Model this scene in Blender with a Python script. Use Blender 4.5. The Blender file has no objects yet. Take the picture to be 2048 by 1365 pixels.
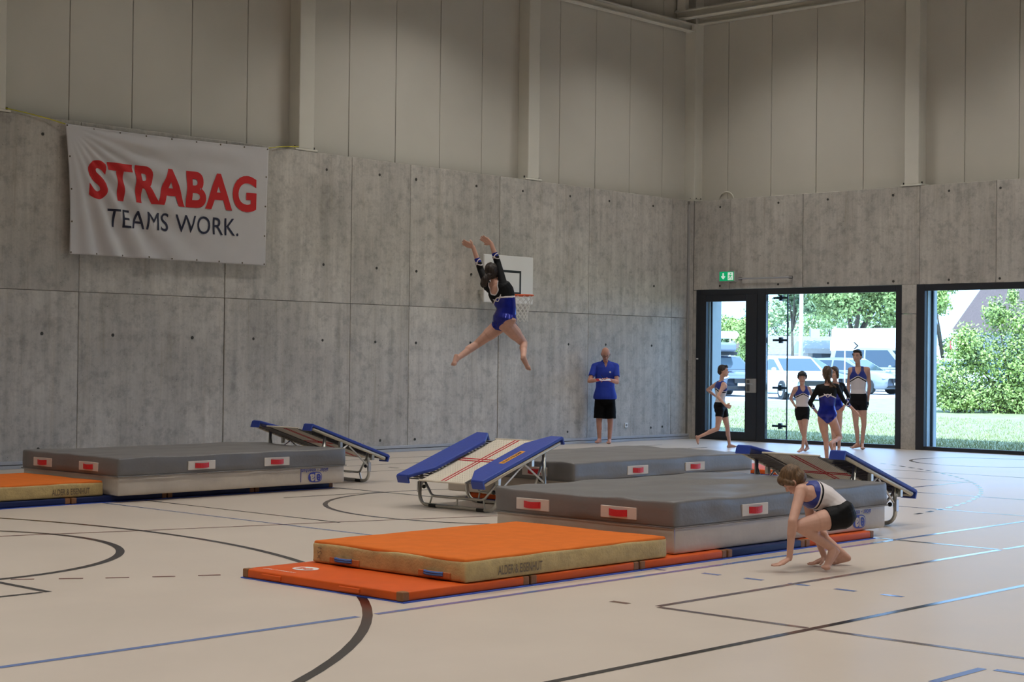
import bpy, bmesh, math, random
import numpy as np
from mathutils import Vector, Matrix, noise

scene = bpy.context.scene
COL = scene.collection
R = math.radians
PI = math.pi
random.seed(7)

# ------------------------------------------------------------------ camera
cam_d = bpy.data.cameras.new('camera')
cam = bpy.data.objects.new('camera', cam_d)
COL.objects.link(cam)
cam_d.sensor_width = 36.0
cam_d.lens = 58.06
cam_d.clip_start = 0.1
cam_d.clip_end = 600
YAW, PIT, ROL = R(42.9403), R(0.6386), R(0.6570)
fw = Vector((math.cos(YAW) * math.cos(PIT), math.sin(YAW) * math.cos(PIT), math.sin(PIT)))
rt = Vector((math.sin(YAW), -math.cos(YAW), 0))
up = rt.cross(fw)
r2 = rt * math.cos(ROL) + up * math.sin(ROL)
u2 = -rt * math.sin(ROL) + up * math.cos(ROL)
mw = Matrix((r2, u2, -fw)).transposed().to_4x4()
mw.translation = (-25.9725, -19.35, 1.5)
cam.matrix_world = mw
scene.camera = cam

# ------------------------------------------------------------------ world, sun, lamps, exposure
world = bpy.data.worlds.new('sky')
scene.world = world
world.use_nodes = True
wn = world.node_tree
SUN_DIR = Vector((-0.42, -0.28, 0.88)).normalized()
bg = wn.nodes['Background']
bg.inputs['Color'].default_value = (.32, .55, 1.0, 1)      # bright hazy summer sky
bg.inputs['Strength'].default_value = 5.2

sun_d = bpy.data.lights.new('sun', 'SUN')
sun_d.energy = 14.5
sun_d.angle = R(0.6)
sun_d.color = (0.66, 0.84, 1.0)      # daylight beside the warm-balanced hall lamps
sun = bpy.data.objects.new('sun', sun_d)
sun.rotation_euler = SUN_DIR.to_track_quat('Z', 'Y').to_euler()
sun.location = (0, 0, 40)
COL.objects.link(sun)

# the hall's own ceiling lamps: rows of luminaires at bay centres, shining down
for ix in range(7):
    for iy in range(5):
        ld = bpy.data.lights.new('hall_lamp', 'AREA')
        ld.shape = 'RECTANGLE'
        ld.size = 1.6
        ld.size_y = 0.5
        ld.energy = (66, 86, 26, 18, 50, 62, 62)[ix] if iy == 0 else 68
        ld.spread = R(112)
        ld.color = (1.0, 0.965, 0.91)
        lo = bpy.data.objects.new('hall_lamp', ld)
        lo.location = (-2.6 - 5.12 * ix, -2.7 - 5.1 * iy, 9.0)
        COL.objects.link(lo)

vs = scene.view_settings
vs.view_transform = 'Standard'
vs.look = 'None'
vs.gamma = 1.0
vs.use_curve_mapping = False
vs.exposure = 0.0

# ------------------------------------------------------------------ materials
MATS = {}
def mat(name, col, rough=0.6, metal=0.0, spec=0.5, var=0.0, scale=8.0, bump=0.0, bscale=40.0, coat=0.0, detail=4.0):
    """plain procedural material: base colour with noise variation and fine relief"""
    if name in MATS:
        return MATS[name]
    m = bpy.data.materials.new(name)
    m.use_nodes = True
    nt = m.node_tree
    b = nt.nodes['Principled BSDF']
    b.inputs['Roughness'].default_value = rough
    b.inputs['Metallic'].default_value = metal
    b.inputs['Specular IOR Level'].default_value = spec
    b.inputs['Coat Weight'].default_value = coat
    c = (*col, 1.0)
    if var > 0:
        tc = nt.nodes.new('ShaderNodeTexCoord')
        n = nt.nodes.new('ShaderNodeTexNoise')
        n.inputs['Scale'].default_value = scale
        n.inputs['Detail'].default_value = detail
        nt.links.new(tc.outputs['Object'], n.inputs['Vector'])
        rp = nt.nodes.new('ShaderNodeValToRGB')
        rp.color_ramp.elements[0].position = 0.3
        rp.color_ramp.elements[1].position = 0.7
        rp.color_ramp.elements[0].color = (*[max(0, x * (1 - var)) for x in col], 1)
        rp.color_ramp.elements[1].color = (*[min(1, x * (1 + var)) for x in col], 1)
        nt.links.new(n.outputs['Fac'], rp.inputs['Fac'])
        nt.links.new(rp.outputs['Color'], b.inputs['Base Color'])
    else:
        b.inputs['Base Color'].default_value = c
    if bump > 0:
        tc = nt.nodes.new('ShaderNodeTexCoord')
        n2 = nt.nodes.new('ShaderNodeTexNoise')
        n2.inputs['Scale'].default_value = bscale
        n2.inputs['Detail'].default_value = 3
        nt.links.new(tc.outputs['Object'], n2.inputs['Vector'])
        bp = nt.nodes.new('ShaderNodeBump')
        bp.inputs['Strength'].default_value = bump
        bp.inputs['Distance'].default_value = 0.01
        nt.links.new(n2.outputs['Fac'], bp.inputs['Height'])
        nt.links.new(bp.outputs['Normal'], b.inputs['Normal'])
    MATS[name] = m
    return m

def concrete(name, base, seed=0.0):
    m = bpy.data.materials.new(name)
    m.use_nodes = True
    nt = m.node_tree; N = nt.nodes; L = nt.links
    b = N['Principled BSDF']
    b.inputs['Roughness'].default_value = 0.55
    b.inputs['Specular IOR Level'].default_value = 0.35
    tc = N.new('ShaderNodeTexCoord')
    mp = N.new('ShaderNodeMapping'); mp.inputs['Location'].default_value = (seed, seed * .7, seed * .3)
    L.new(tc.outputs['Object'], mp.inputs['Vector'])
    def ntex(scale, detail, vec, rough=.5):
        n = N.new('ShaderNodeTexNoise'); n.inputs['Scale'].default_value = scale
        n.inputs['Detail'].default_value = detail; n.inputs['Roughness'].default_value = rough
        L.new(vec, n.inputs['Vector']); return n.outputs['Fac']
    def ramp(fac, p0, c0, p1, c1):
        r = N.new('ShaderNodeValToRGB'); e = r.color_ramp.elements
        e[0].position = p0; e[1].position = p1
        e[0].color = (c0, c0, c0, 1); e[1].color = (c1, c1, c1, 1)
        L.new(fac, r.inputs['Fac']); return r.outputs['Color']
    def mul(a, bb, f=1.0):
        x = N.new('ShaderNodeMix'); x.data_type = 'RGBA'; x.blend_type = 'MULTIPLY'
        x.inputs['Factor'].default_value = f
        L.new(a, x.inputs['A']); L.new(bb, x.inputs['B']); return x.outputs['Result']
    big = ramp(ntex(0.9, 6, mp.outputs[0], .6), .30, .80, .68, 1.10)
    st = N.new('ShaderNodeMapping'); st.inputs['Scale'].default_value = (7, 7, 0.35)
    L.new(mp.outputs[0], st.inputs['Vector'])
    streak = ramp(ntex(1.0, 7, st.outputs[0], .65), .32, .80, .62, 1.05)
    blotch = ramp(ntex(5.0, 8, mp.outputs[0], .72), .34, .72, .52, 1.03)
    fine = ramp(ntex(26, 4, mp.outputs[0], .6), .25, .90, .6, 1.03)
    v = N.new('ShaderNodeTexVoronoi'); v.inputs['Scale'].default_value = 9
    L.new(mp.outputs[0], v.inputs['Vector'])
    pore = ramp(v.outputs['Distance'], .035, .45, .075, 1.0)
    rgb = N.new('ShaderNodeRGB'); rgb.outputs[0].default_value = (*base, 1)
    c = mul(rgb.outputs[0], big); c = mul(c, streak); c = mul(c, blotch); c = mul(c, fine); c = mul(c, pore)
    # brownish stains
    stain = ramp(ntex(1.7, 8, st.outputs[0], .7), .54, 0.0, .74, .5)
    mx = N.new('ShaderNodeMix'); mx.data_type = 'RGBA'
    L.new(stain, mx.inputs['Factor']); L.new(c, mx.inputs['A'])
    mx.inputs['B'].default_value = (base[0] * .62, base[1] * .56, base[2] * .46, 1)
    L.new(mx.outputs['Result'], b.inputs['Base Color'])
    bp = N.new('ShaderNodeBump'); bp.inputs['Strength'].default_value = .25; bp.inputs['Distance'].default_value = .01
    L.new(fine, bp.inputs['Height']); L.new(bp.outputs['Normal'], b.inputs['Normal'])
    return m

def floor_material():
    m = bpy.data.materials.new('sports_floor')
    m.use_nodes = True
    nt = m.node_tree; N = nt.nodes; L = nt.links
    b = N['Principled BSDF']
    tc = N.new('ShaderNodeTexCoord')
    n = N.new('ShaderNodeTexNoise'); n.inputs['Scale'].default_value = 1.3; n.inputs['Detail'].default_value = 8
    n.inputs['Roughness'].default_value = .65
    L.new(tc.outputs['Object'], n.inputs['Vector'])
    rp = N.new('ShaderNodeValToRGB'); e = rp.color_ramp.elements
    e[0].position = .3; e[1].position = .7
    e[0].color = (.575, .495, .42, 1); e[1].color = (.625, .54, .46, 1)
    L.new(n.outputs['Fac'], rp.inputs['Fac']); L.new(rp.outputs['Color'], b.inputs['Base Color'])
    rr = N.new('ShaderNodeMapRange'); rr.inputs['To Min'].default_value = .32; rr.inputs['To Max'].default_value = .42
    L.new(n.outputs['Fac'], rr.inputs['Value']); L.new(rr.outputs[0], b.inputs['Roughness'])
    b.inputs['Specular IOR Level'].default_value = .36
    n3 = N.new('ShaderNodeTexNoise'); n3.inputs['Scale'].default_value = 60
    L.new(tc.outputs['Object'], n3.inputs['Vector'])
    bp = N.new('ShaderNodeBump'); bp.inputs['Strength'].default_value = .02; bp.inputs['Distance'].default_value = .004
    L.new(n3.outputs['Fac'], bp.inputs['Height']); L.new(bp.outputs['Normal'], b.inputs['Normal'])
    return m

def glass_material():
    m = bpy.data.materials.new('pane_glass')
    m.use_nodes = True
    nt = m.node_tree; N = nt.nodes; L = nt.links
    N.remove(N['Principled BSDF'])
    t = N.new('ShaderNodeBsdfTransparent'); t.inputs['Color'].default_value = (.95, .985, .97, 1)
    g = N.new('ShaderNodeBsdfGlossy'); g.inputs['Roughness'].default_value = .02
    fr = N.new('ShaderNodeFresnel'); fr.inputs['IOR'].default_value = 1.25
    mx = N.new('ShaderNodeMixShader')
    L.new(fr.outputs[0], mx.inputs[0]); L.new(t.outputs[0], mx.inputs[1]); L.new(g.outputs[0], mx.inputs[2])
    L.new(mx.outputs[0], N['Material Output'].inputs['Surface'])
    return m

GLASS = glass_material()
CONC = [concrete('concrete_%d' % i, (.535 + .02 * (i % 3), .505 + .02 * (i % 3), .455 + .02 * (i % 3)), 3.7 * i) for i in range(4)]
FLOOR = floor_material()
PANEL = mat('cream_sheet_panel', (.63, .605, .535), .42, var=.02, scale=1.5)
STEEL = mat('cream_painted_steel', (.72, .70, .62), .4, var=.02, scale=3)
DARKGAP = mat('shadow_gap', (.05, .048, .043), .8)
ANTH = mat('anthracite_frame', (.022, .025, .032), .42, spec=.5, var=.05, scale=20)
CEIL = mat('grey_roof_deck', (.16, .155, .145), .8, var=.05)
ALU = mat('brushed_aluminium', (.62, .63, .65), .33, metal=.85, var=.03, scale=30)
CHROME = mat('galvanised_tube', (.60, .60, .56), .28, metal=.9, var=.04, scale=25)
WHITEP = mat('white_paint', (.82, .82, .80), .45)
BLACKP = mat('black_paint', (.015, .015, .017), .5)

# ------------------------------------------------------------------ helpers
class MB:
    """collects simple shapes in world coordinates; build() links them as one mesh object"""
    def __init__(s):
        s.v = []; s.f = []; s.m = []
    def add(s, vs, fs, mi=0):
        o = len(s.v)
        s.v += [tuple(x) for x in vs]
        for f in fs:
            s.f.append(tuple(i + o for i in f)); s.m.append(mi)
        return s
    def box(s, x0, x1, y0, y1, z0, z1, mi=0, M=None):
        vs = [(x, y, z) for z in (z0, z1) for y in (y0, y1) for x in (x0, x1)]
        if M is not None: vs = [M @ Vector(p) for p in vs]
        return s.add(vs, [(0, 2, 3, 1), (4, 5, 7, 6), (0, 1, 5, 4), (2, 6, 7, 3), (0, 4, 6, 2), (1, 3, 7, 5)], mi)
    def bbox(s, x0, x1, y0, y1, z0, z1, b=.01, mi=0, M=None, seg=2):
        bm = bmesh.new(); bmesh.ops.create_cube(bm, size=1)
        bmesh.ops.scale(bm, vec=(x1 - x0, y1 - y0, z1 - z0), verts=bm.verts)
        bmesh.ops.translate(bm, vec=((x0 + x1) / 2, (y0 + y1) / 2, (z0 + z1) / 2), verts=bm.verts)
        bmesh.ops.bevel(bm, geom=list(bm.edges), offset=b, segments=seg, affect='EDGES', profile=.5)
        return s.bm(bm, mi, M)
    def bm(s, bm, mi=0, M=None):
        bm.verts.index_update()
        vs = [v.co.copy() for v in bm.verts]
        if M is not None: vs = [M @ p for p in vs]
        s.add(vs, [tuple(v.index for v in f.verts) for f in bm.faces], mi); bm.free(); return s
    def tube(s, pts, r, n=8, mi=0, caps=True, closed=False):
        pts = [Vector(p) for p in pts]
        rr = r if isinstance(r, (list, tuple)) else [r] * len(pts)
        m = len(pts); rings = []
        prev = None
        for i, p in enumerate(pts):
            if closed: t = pts[(i + 1) % m] - pts[i - 1]
            else: t = pts[min(i + 1, m - 1)] - pts[max(i - 1, 0)]
            t.normalize()
            if prev is None:
                a = Vector((0, 0, 1)) if abs(t.z) < .9 else Vector((1, 0, 0))
                x = t.cross(a).normalized()
            else:
                x = (prev - t * prev.dot(t)).normalized()
            prev = x; y = t.cross(x)
            rings.append([p + (x * math.cos(2 * PI * k / n) + y * math.sin(2 * PI * k / n)) * rr[i] for k in range(n)])
        vs = [q for ring in rings for q in ring]; fs = []
        for i in range(m if closed else m - 1):
            j = (i + 1) % m
            for k in range(n):
                fs.append((i * n + k, i * n + (k + 1) % n, j * n + (k + 1) % n, j * n + k))
        if caps and not closed:
            fs.append(tuple(reversed(range(n)))); fs.append(tuple((m - 1) * n + k for k in range(n)))
        return s.add(vs, fs, mi)
    def prism(s, poly, h0, h1, fn, mi=0):
        """poly 2-D outline; fn(a,b,h) -> world point"""
        n = len(poly)
        vs = [fn(a, b, h0) for a, b in poly] + [fn(a, b, h1) for a, b in poly]
        fs = [tuple(reversed(range(n))), tuple(range(n, 2 * n))] + [(i, (i + 1) % n, n + (i + 1) % n, n + i) for i in range(n)]
        return s.add(vs, fs, mi)
    def ball(s, c, rx, ry=None, rz=None, n=10, mi=0, M=None):
        ry = ry or rx; rz = rz or rx
        vs = []; fs = []; h = n // 2 + 1
        for i in range(h + 1):
            th = PI * i / h
            for k in range(n):
                ph = 2 * PI * k / n
                p = Vector((rx * math.sin(th) * math.cos(ph), ry * math.sin(th) * math.sin(ph), rz * math.cos(th)))
                vs.append((M @ p if M is not None else p) + Vector(c))
        for i in range(h):
            for k in range(n):
                fs.append((i * n + k, (i + 1) * n + k, (i + 1) * n + (k + 1) % n, i * n + (k + 1) % n))
        return s.add(vs, fs, mi)
    def build(s, name, mats, parent=None, smooth=False, kind=None):
        if not isinstance(mats, (list, tuple)): mats = [mats]
        base = parent_base(parent)
        me = bpy.data.meshes.new(name)
        me.from_pydata([(p[0] - base.x, p[1] - base.y, p[2] - base.z) for p in s.v], [], s.f)
        for m in mats: me.materials.append(m)
        if any(s.m): me.polygons.foreach_set('material_index', s.m)
        if smooth: me.polygons.foreach_set('use_smooth', [True] * len(me.polygons))
        me.update()
        return link(name, me, parent, kind)

def parent_base(p):
    b = Vector((0, 0, 0))
    while p is not None:
        b = b + p.location; p = p.parent
    return b
def link(name, me, parent=None, kind=None):
    o = bpy.data.objects.new(name, me)
    COL.objects.link(o)
    if parent is not None: o.parent = parent
    if kind: o['kind'] = kind
    return o
def thing(name, loc, label, cat, group=None):
    o = bpy.data.objects.new(name, None)
    o.location = loc; o.empty_display_size = .2
    COL.objects.link(o)
    return tag(o, label, cat, group)
def tag(o, label, cat, group=None):
    o['label'] = label; o['category'] = cat
    if group: o['group'] = group
    return o
def struct(name, loc=(0, 0, 0), label=None):
    o = bpy.data.objects.new(name, None); o.location = loc; COL.objects.link(o)
    o['kind'] = 'structure'
    if label: o['label'] = label
    return o
def text_mesh(body, size, bold=0.0, spacing=1.0, xscale=1.0, res=4):
    """flat lettering as 2-D triangles: list of (x,y), faces; lower-left at origin, returns width"""
    cu = bpy.data.curves.new('lettering', 'FONT')
    cu.body = body; cu.size = size; cu.offset = bold; cu.space_character = spacing; cu.resolution_u = res
    ob = bpy.data.objects.new('lettering', cu); COL.objects.link(ob)
    dg = bpy.context.evaluated_depsgraph_get()
    me = bpy.data.meshes.new_from_object(ob.evaluated_get(dg))
    bm = bmesh.new(); bm.from_mesh(me); bmesh.ops.triangulate(bm, faces=bm.faces)
    vs = [(v.co.x * xscale, v.co.y) for v in bm.verts]; fs = [tuple(v.index for v in f.verts) for f in bm.faces]
    bm.free(); bpy.data.objects.remove(ob); bpy.data.meshes.remove(me); bpy.data.curves.remove(cu)
    x0 = min(v[0] for v in vs); y0 = min(v[1] for v in vs)
    vs = [(a - x0, b - y0) for a, b in vs]
    return vs, fs, max(v[0] for v in vs), max(v[1] for v in vs)
def soft_box(x0, x1, y0, y1, z0, z1, r=.03, step=.12, wr=.006, ws=2.2, seed=0.0, top=None):
    """padded block: rounded, slightly creased cushion-like box as verts, faces"""
    hx, hy, hz = (x1 - x0) / 2, (y1 - y0) / 2, (z1 - z0) / 2
    cx, cy, cz = (x0 + x1) / 2, (y0 + y1) / 2, (z0 + z1) / 2
    nx, ny, nz = max(2, int(2 * hx / step)), max(2, int(2 * hy / step)), max(3, int(2 * hz / min(step, .05)))
    def axis(h, n):
        a = [-h, -h + r * .35, -h + r] + [-h + r + (2 * h - 2 * r) * i / n for i in range(1, n)] + [h - r, h - r * .35, h]
        return a
    ax, ay, az = axis(hx, nx), axis(hy, ny), axis(hz, nz)
    idx = {}; vs = []; fs = []
    def vert(i, j, k):
        key = (i, j, k)
        if key in idx: return idx[key]
        p = Vector((ax[i], ay[j], az[k]))
        q = Vector((max(-hx + r, min(hx - r, p.x)), max(-hy + r, min(hy - r, p.y)), max(-hz + r, min(hz - r, p.z))))
        d = p - q
        nn = d.normalized() if d.length > 1e-6 else Vector((0, 0, 1))
        p = q + nn * r
        w = noise.noise(Vector((p.x * ws + seed, p.y * ws, p.z * ws * 1.5))) * wr
        if nn.z > -.3: p = p + nn * w
        if top is not None and nn.z > .5: p.z += top(p.x + hx, p.y + hy)
        idx[key] = len(vs); vs.append((p.x + cx, p.y + cy, p.z + cz)); return idx[key]
    X, Y, Z = len(ax), len(ay), len(az)
    for i in range(X - 1):
        for j in range(Y - 1):
            fs.append((vert(i, j, Z - 1), vert(i + 1, j, Z - 1), vert(i + 1, j + 1, Z - 1), vert(i, j + 1, Z - 1)))
            fs.append((vert(i, j, 0), vert(i, j + 1, 0), vert(i + 1, j + 1, 0), vert(i + 1, j, 0)))
    for i in range(X - 1):
        for k in range(Z - 1):
            fs.append((vert(i, 0, k), vert(i + 1, 0, k), vert(i + 1, 0, k + 1), vert(i, 0, k + 1)))
            fs.append((vert(i, Y - 1, k), vert(i, Y - 1, k + 1), vert(i + 1, Y - 1, k + 1), vert(i + 1, Y - 1, k)))
    for j in range(Y - 1):
        for k in range(Z - 1):
            fs.append((vert(0, j, k), vert(0, j, k + 1), vert(0, j + 1, k + 1), vert(0, j + 1, k)))
            fs.append((vert(X - 1, j, k), vert(X - 1, j + 1, k), vert(X - 1, j + 1, k + 1), vert(X - 1, j, k + 1)))
    return vs, fs

# ------------------------------------------------------------------ the hall: floor, walls, roof
HC = 4.63            # top of the concrete
HT = 10.2            # roof
XW, YW = -42.0, -30.0
tag_l = lambda o, t: o.__setitem__('label', t)

fl = MB().box(XW, .40, YW, .30, -.25, 0).build('floor', FLOOR)
fl['kind'] = 'structure'; fl['label'] = 'beige sports hall floor with a satin sheen'

wl = struct('wall_left', (0, 0, 0), 'long wall of concrete slabs with cream panels above')
MB().box(XW, .30, .012, .30, 0, HC - .02).build('wall_core', mat('joint_mortar', (.20, .185, .16), .85), wl)
xj = [XW, -38, -35.5, -33, -30.6, -28.2, -25.7, -23.3, -20.9, -18.5, -16.1, -13.72, -11.30, -8.88, -7.62, -5.52, -3.16, -.69, -.205]
for i in range(len(xj) - 1):
    for k, (za, zb) in enumerate(((0, 2.34), (2.34, HC))):
        a, b = xj[i] + .004, xj[i + 1] - .004
        MB().bbox(a, b, .0 + .003 * ((i * 7 + k * 3) % 3 - 1), .10, za + .004, zb - .004, .006, seg=1).build('concrete_slab', CONC[(i * 3 + k) % 4], wl)
MB().bbox(-.135, .0, .004, .10, 0, HC - .004, .006, seg=1).build('concrete_slab', CONC[1], wl)
for (x, z) in [(-14.27, 1.77), (-13.18, 1.77), (-11.86, 1.76), (-10.77, 1.76), (-9.44, 1.76), (-8.35, 1.75), (-7.46, 1.75), (-9.44, 2.92), (-8.34, 2.92), (-7.47, 2.91),
               (-2.66, 1.79), (-8.22, .19), (-7.46, .19), (-14.3, 4.4), (-9.4, 4.38), (-8.3, 4.40), (-7.5, 4.40), (-6.1, 4.41), (-4.95, 4.42), (-3.7, 4.43), (-2.6, 4.43), (-1.3, 4.44),
               (-6.2, 1.77), (-4.9, 1.77), (-3.7, 1.78), (-1.3, 1.79), (-6.2, 2.92), (-1.25, 2.92), (-3.7, .22), (-1.3, .24), (-14.3, .25), (-.95, .25)]:
    m = MB()
    m.tube([(x, -.0045, z), (x, .02, z)], .022, 10)
    m.build('tie_hole', DARKGAP, wl)
MB().box(XW, .45, .30, .36, HC - .02, HT).build('panel_backing', DARKGAP, wl)
x = -.711 + 1.0035
while x > XW + 1:
    MB().bbox(x - 1.0035 + .005, min(x - .005, .26), .25, .31, HC - .01, HT, .006, seg=1).build('wall_panel', PANEL, wl)
    x -= 1.0035

wr = struct('wall_right', (0, 0, 0), 'end wall of concrete slabs and cream panels around the windows')
wins = [(-1.66, -.07), (-4.55, -1.66), (-9.55, -4.84), (-14.7, -9.85), (-19.8, -15.0), (-25.0, -20.1)]
yj = [0, -.86, -2.49, -4.89, -6.33, -8.6, -11, -13.4, -15.8, -18.2, -20.6, -23, -25.4, YW]
for i in range(len(yj) - 1):
    a, b = yj[i + 1] + .003, yj[i] - .003
    MB().bbox(0 + .003 * (i % 3 - 1), .38, a, b, 2.895, HC - .004, .006, seg=1).build('concrete_slab', CONC[(i * 3 + 2) % 4], wr)
for a, b in ((-4.84, -4.55), (-9.85, -9.55), (-15.0, -14.7), (-20.1, -19.8), (YW, -25.0)):
    MB().bbox(0, .38, a, b, 0, 2.375, .006, seg=1).build('concrete_pier', CONC[3], wr)
    MB().bbox(0, .38, a, b, 2.385, 2.893, .006, seg=1).build('concrete_pier', CONC[1], wr)
MB().bbox(.01, .38, -.07, .30, 0, 2.893, .006, seg=1).build('concrete_pier', CONC[2], wr)
for (y, z) in [(-.62, 4.48), (-1.95, 4.49), (-3.02, 4.49), (-4.36, 4.49), (-5.45, 4.5), (-6.4, 4.49), (-.63, 2.96), (-1.96, 2.96), (-3.04, 2.96), (-4.38, 2.96), (-5.46, 2.96), (-6.4, 2.96)]:
    MB().tube([(-.0045, y, z), (.02, y, z)], .022, 10).build('tie_hole', DARKGAP, wr)
MB().box(.30, .45, YW, .36, HC - .02, HT).build('panel_backing', DARKGAP, wr)
y = -.603 + 1.0
while y > YW + 1:
    MB().bbox(.25, .31, y - 1.0 + .005, min(y - .005, .26), HC - .01, HT, .006, seg=1).build('wall_panel', PANEL, wr)
    y -= 1.0
w3 = MB().box(XW - .3, XW, YW, .3, 0, HT).build('wall_back', mat('low_bounce_wall', (.16, .15, .14), .8)); w3['kind'] = 'structure'  # unseen walls, colour darkened to cut the light they bounce
w4 = MB().box(XW, .4, YW - .3, YW, 0, HT).build('wall_near', mat('low_bounce_wall', (.16, .15, .14), .8)); w4['kind'] = 'structure'  # unseen too, same tone darkened against bounce light
ce = MB().box(XW - .3, .45, YW - .3, .36, HT, HT + .3).build('ceiling', CEIL); ce['kind'] = 'structure'

# steel columns standing on the concrete, with base plates
def column(name, x0, x1, y0, y1, label, side):
    t = thing(name, ((x0 + x1) / 2, (y0 + y1) / 2, HC), label, 'column', 'cream steel columns on the concrete walls')
    MB().bbox(x0, x1, y0, y1, HC + .03, HT, .012).build('shaft', STEEL, t)
    MB().bbox(x0 - .07, x1 + .07, y0 - .012, y1, HC, HC + .03, .006, seg=1).build('base_plate', STEEL, t) if side == 'l' else \
        MB().bbox(x0 - .012, x1, y0 - .07, y1 + .07, HC, HC + .03, .006, seg=1).build('base_plate', STEEL, t)
    bl = ((x0 - .04, y0 + .05), (x1 + .04, y0 + .05)) if side == 'l' else ((x0 + .05, y0 - .04), (x0 + .05, y1 + .04))
    for bx_, by_ in bl:
        MB().tube([(bx_, by_, HC + .03), (bx_, by_, HC + .07)], .014, 6).build('bolt', DARKGAP, t)
    return t
column('steel_column', -15.13, -14.84, 0, .25, 'cream steel column cut by the left photo edge, beside the banner', 'l')
column('steel_column', -9.95, -9.655, 0, .25, 'cream steel column standing just right of the white banner', 'l')
column('steel_column', -4.818, -4.533, 0, .25, 'cream steel column on the wall above the basketball backboard', 'l')
column('steel_column', 0, .26, -4.86, -4.58, 'cream steel column above the pier between the windows', 'r')
t = thing('corner_column', (.13, .13, HC), 'cream steel column standing in the corner of the two walls', 'column', 'cream steel columns on the concrete walls')
MB().bbox(0, .26, 0, .26, HC + .03, HT, .012).build('shaft', STEEL, t)
MB().bbox(-.012, .29, -.012, .29, HC, HC + .03, .006, seg=1).build('base_plate', STEEL, t)
for b_ in ((.06, .0), (.0, .1), (.2, .0)):
    MB().tube([(b_[0], b_[1] - .006, HC + .06), (b_[0], b_[1], HC + .06)], .012, 6).build('bolt', DARKGAP, t)
# horizontal steel beams near the roof
def ibeam(name, p0, p1, z0, z1, w, axis, label):
    t = thing(name, ((p0[0] + p1[0]) / 2, (p0[1] + p1[1]) / 2, z0), label, 'beam', 'cream steel beams under the roof')
    (xa, ya), (xb, yb) = p0, p1
    for nm, za, zb, hw in (('flange', z0, z0 + .025, w / 2), ('web', z0 + .025, z1 - .025, .012), ('flange', z1 - .025, z1, w / 2)):
        if axis == 'x': MB().bbox(xa, xb, ya - hw, ya + hw, za, zb, .004, seg=1).build(nm, STEEL, t)
        else: MB().bbox(xa - hw, xa + hw, ya, yb, za, zb, .004, seg=1).build(nm, STEEL, t)
    return t
t = ibeam('steel_beam', (-4.53, .12), (-.0, .12), 7.95, 8.11, .16, 'x', 'cream steel beam running along the long wall to the corner')
MB().bbox(-.06, .0, -.01, .06, 7.98, 8.09, .003, seg=1).build('end_plate', STEEL, t)
ibeam('steel_beam', (.12, -4.58), (.12, -.0), 8.09, 8.24, .16, 'y', 'lower cream steel beam fixed to the end wall panels')
ibeam('steel_beam', (-.3, -16), (-.3, .24), 8.15, 8.31, .18, 'y', 'upper cream steel beam passing in front of the corner column')
t = thing('roof_post', (-.3, .1, 8.31), 'short steel post rising from the beam in the corner', 'post')
MB().bbox(-.36, -.24, .0, .2, 8.31, HT, .008).build('shaft', STEEL, t)
MB().bbox(-.38, -.22, -.03, .23, 8.31, 8.335, .004, seg=1).build('foot_plate', STEEL, t)
# skirting rails
bl = struct('baseboard_left', (0, 0, 0), 'double grey aluminium skirting rail along the concrete wall')
MB().bbox(XW, -.14, -.045, 0, .0, .045, .004, seg=1).build('rail', mat('grey_skirting', (.42, .43, .45), .35, var=.05), bl)
MB().bbox(XW, -.14, -.03, 0, .055, .10, .004, seg=1).build('rail', MATS['grey_skirting'], bl)
MB().box(XW, -.14, -.015, 0, .04, .06).build('gap_strip', DARKGAP, bl)
# ------------------------------------------------------------------ windows and door in the end wall
XI, XO = .0, .085
def rect_frame(t, y0, y1, z0, z1, wl_, wr_, wt, wb, name='frame', x0=XI, x1=XO):
    """four members of a frame, each a part; y0 is the photo-left side (towards the corner)"""
    MB().bbox(x0, x1, y0 - wl_, y0, z0, z1, .004, seg=1).build('stile', ANTH, t)
    MB().bbox(x0, x1, y1, y1 + wr_, z0, z1, .004, seg=1).build('stile', ANTH, t)
    MB().bbox(x0 + .002, x1 - .002, y1 + wr_, y0 - wl_, z1 - wt, z1, .004, seg=1).build('head_rail', ANTH, t)
    MB().bbox(x0 + .002, x1 - .002, y1 + wr_, y0 - wl_, z0, z0 + wb, .004, seg=1).build('bottom_rail', ANTH, t)
d1 = struct('door_1', (0, -.86, 0), 'dark framed glass emergency door in the corner')
rect_frame(d1, -.07, -1.66, 0, 2.89, .12, .16, .10, .03)
rect_frame(d1, -.19, -1.50, .03, 2.79, .125, .26, .13, .14, x0=-.012, x1=.06)
MB().box(.02, .03, -1.24, -.315, .17, 2.66).build('pane', GLASS, d1)
MB().bbox(.090, .47, -.335, -.075, 0, 2.89, .004, seg=1).build('reveal', mat('pale_render', (.42, .45, .44), .7, var=.04), d1)
MB().bbox(.12, .15, -.365, -.333, 0, 2.89, .004, seg=1).build('shutter_guide', ANTH, d1)
dp = MB().bbox(-.022, -.012, -1.50, -1.265, .92, 1.19, .012).build('lock_plate', mat('satin_metal', (.50, .48, .44), .38, metal=.6, var=.04, scale=12), d1)
MB().bbox(-.024, -.021, -1.35, -1.29, .95, 1.16, .008, seg=1).build('recess', mat('dark_metal', (.16, .15, .14), .4, metal=.6), dp)
MB().tube([(-.03, -1.30, 1.09), (-.055, -1.31, 1.09), (-.055, -1.43, 1.09), (-.05, -1.44, 1.09)], .011, 8).build('lever', ALU, dp)
w1 = struct('window_1', (0, -3.1, 0), 'tall fixed window pane between the door and the pier')
rect_frame(w1, -1.66, -4.55, 0, 2.89, .03, .115, .115, .065)
MB().box(.035, .047, -4.436, -1.69, .065, 2.776).build('pane', GLASS, w1)
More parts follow.
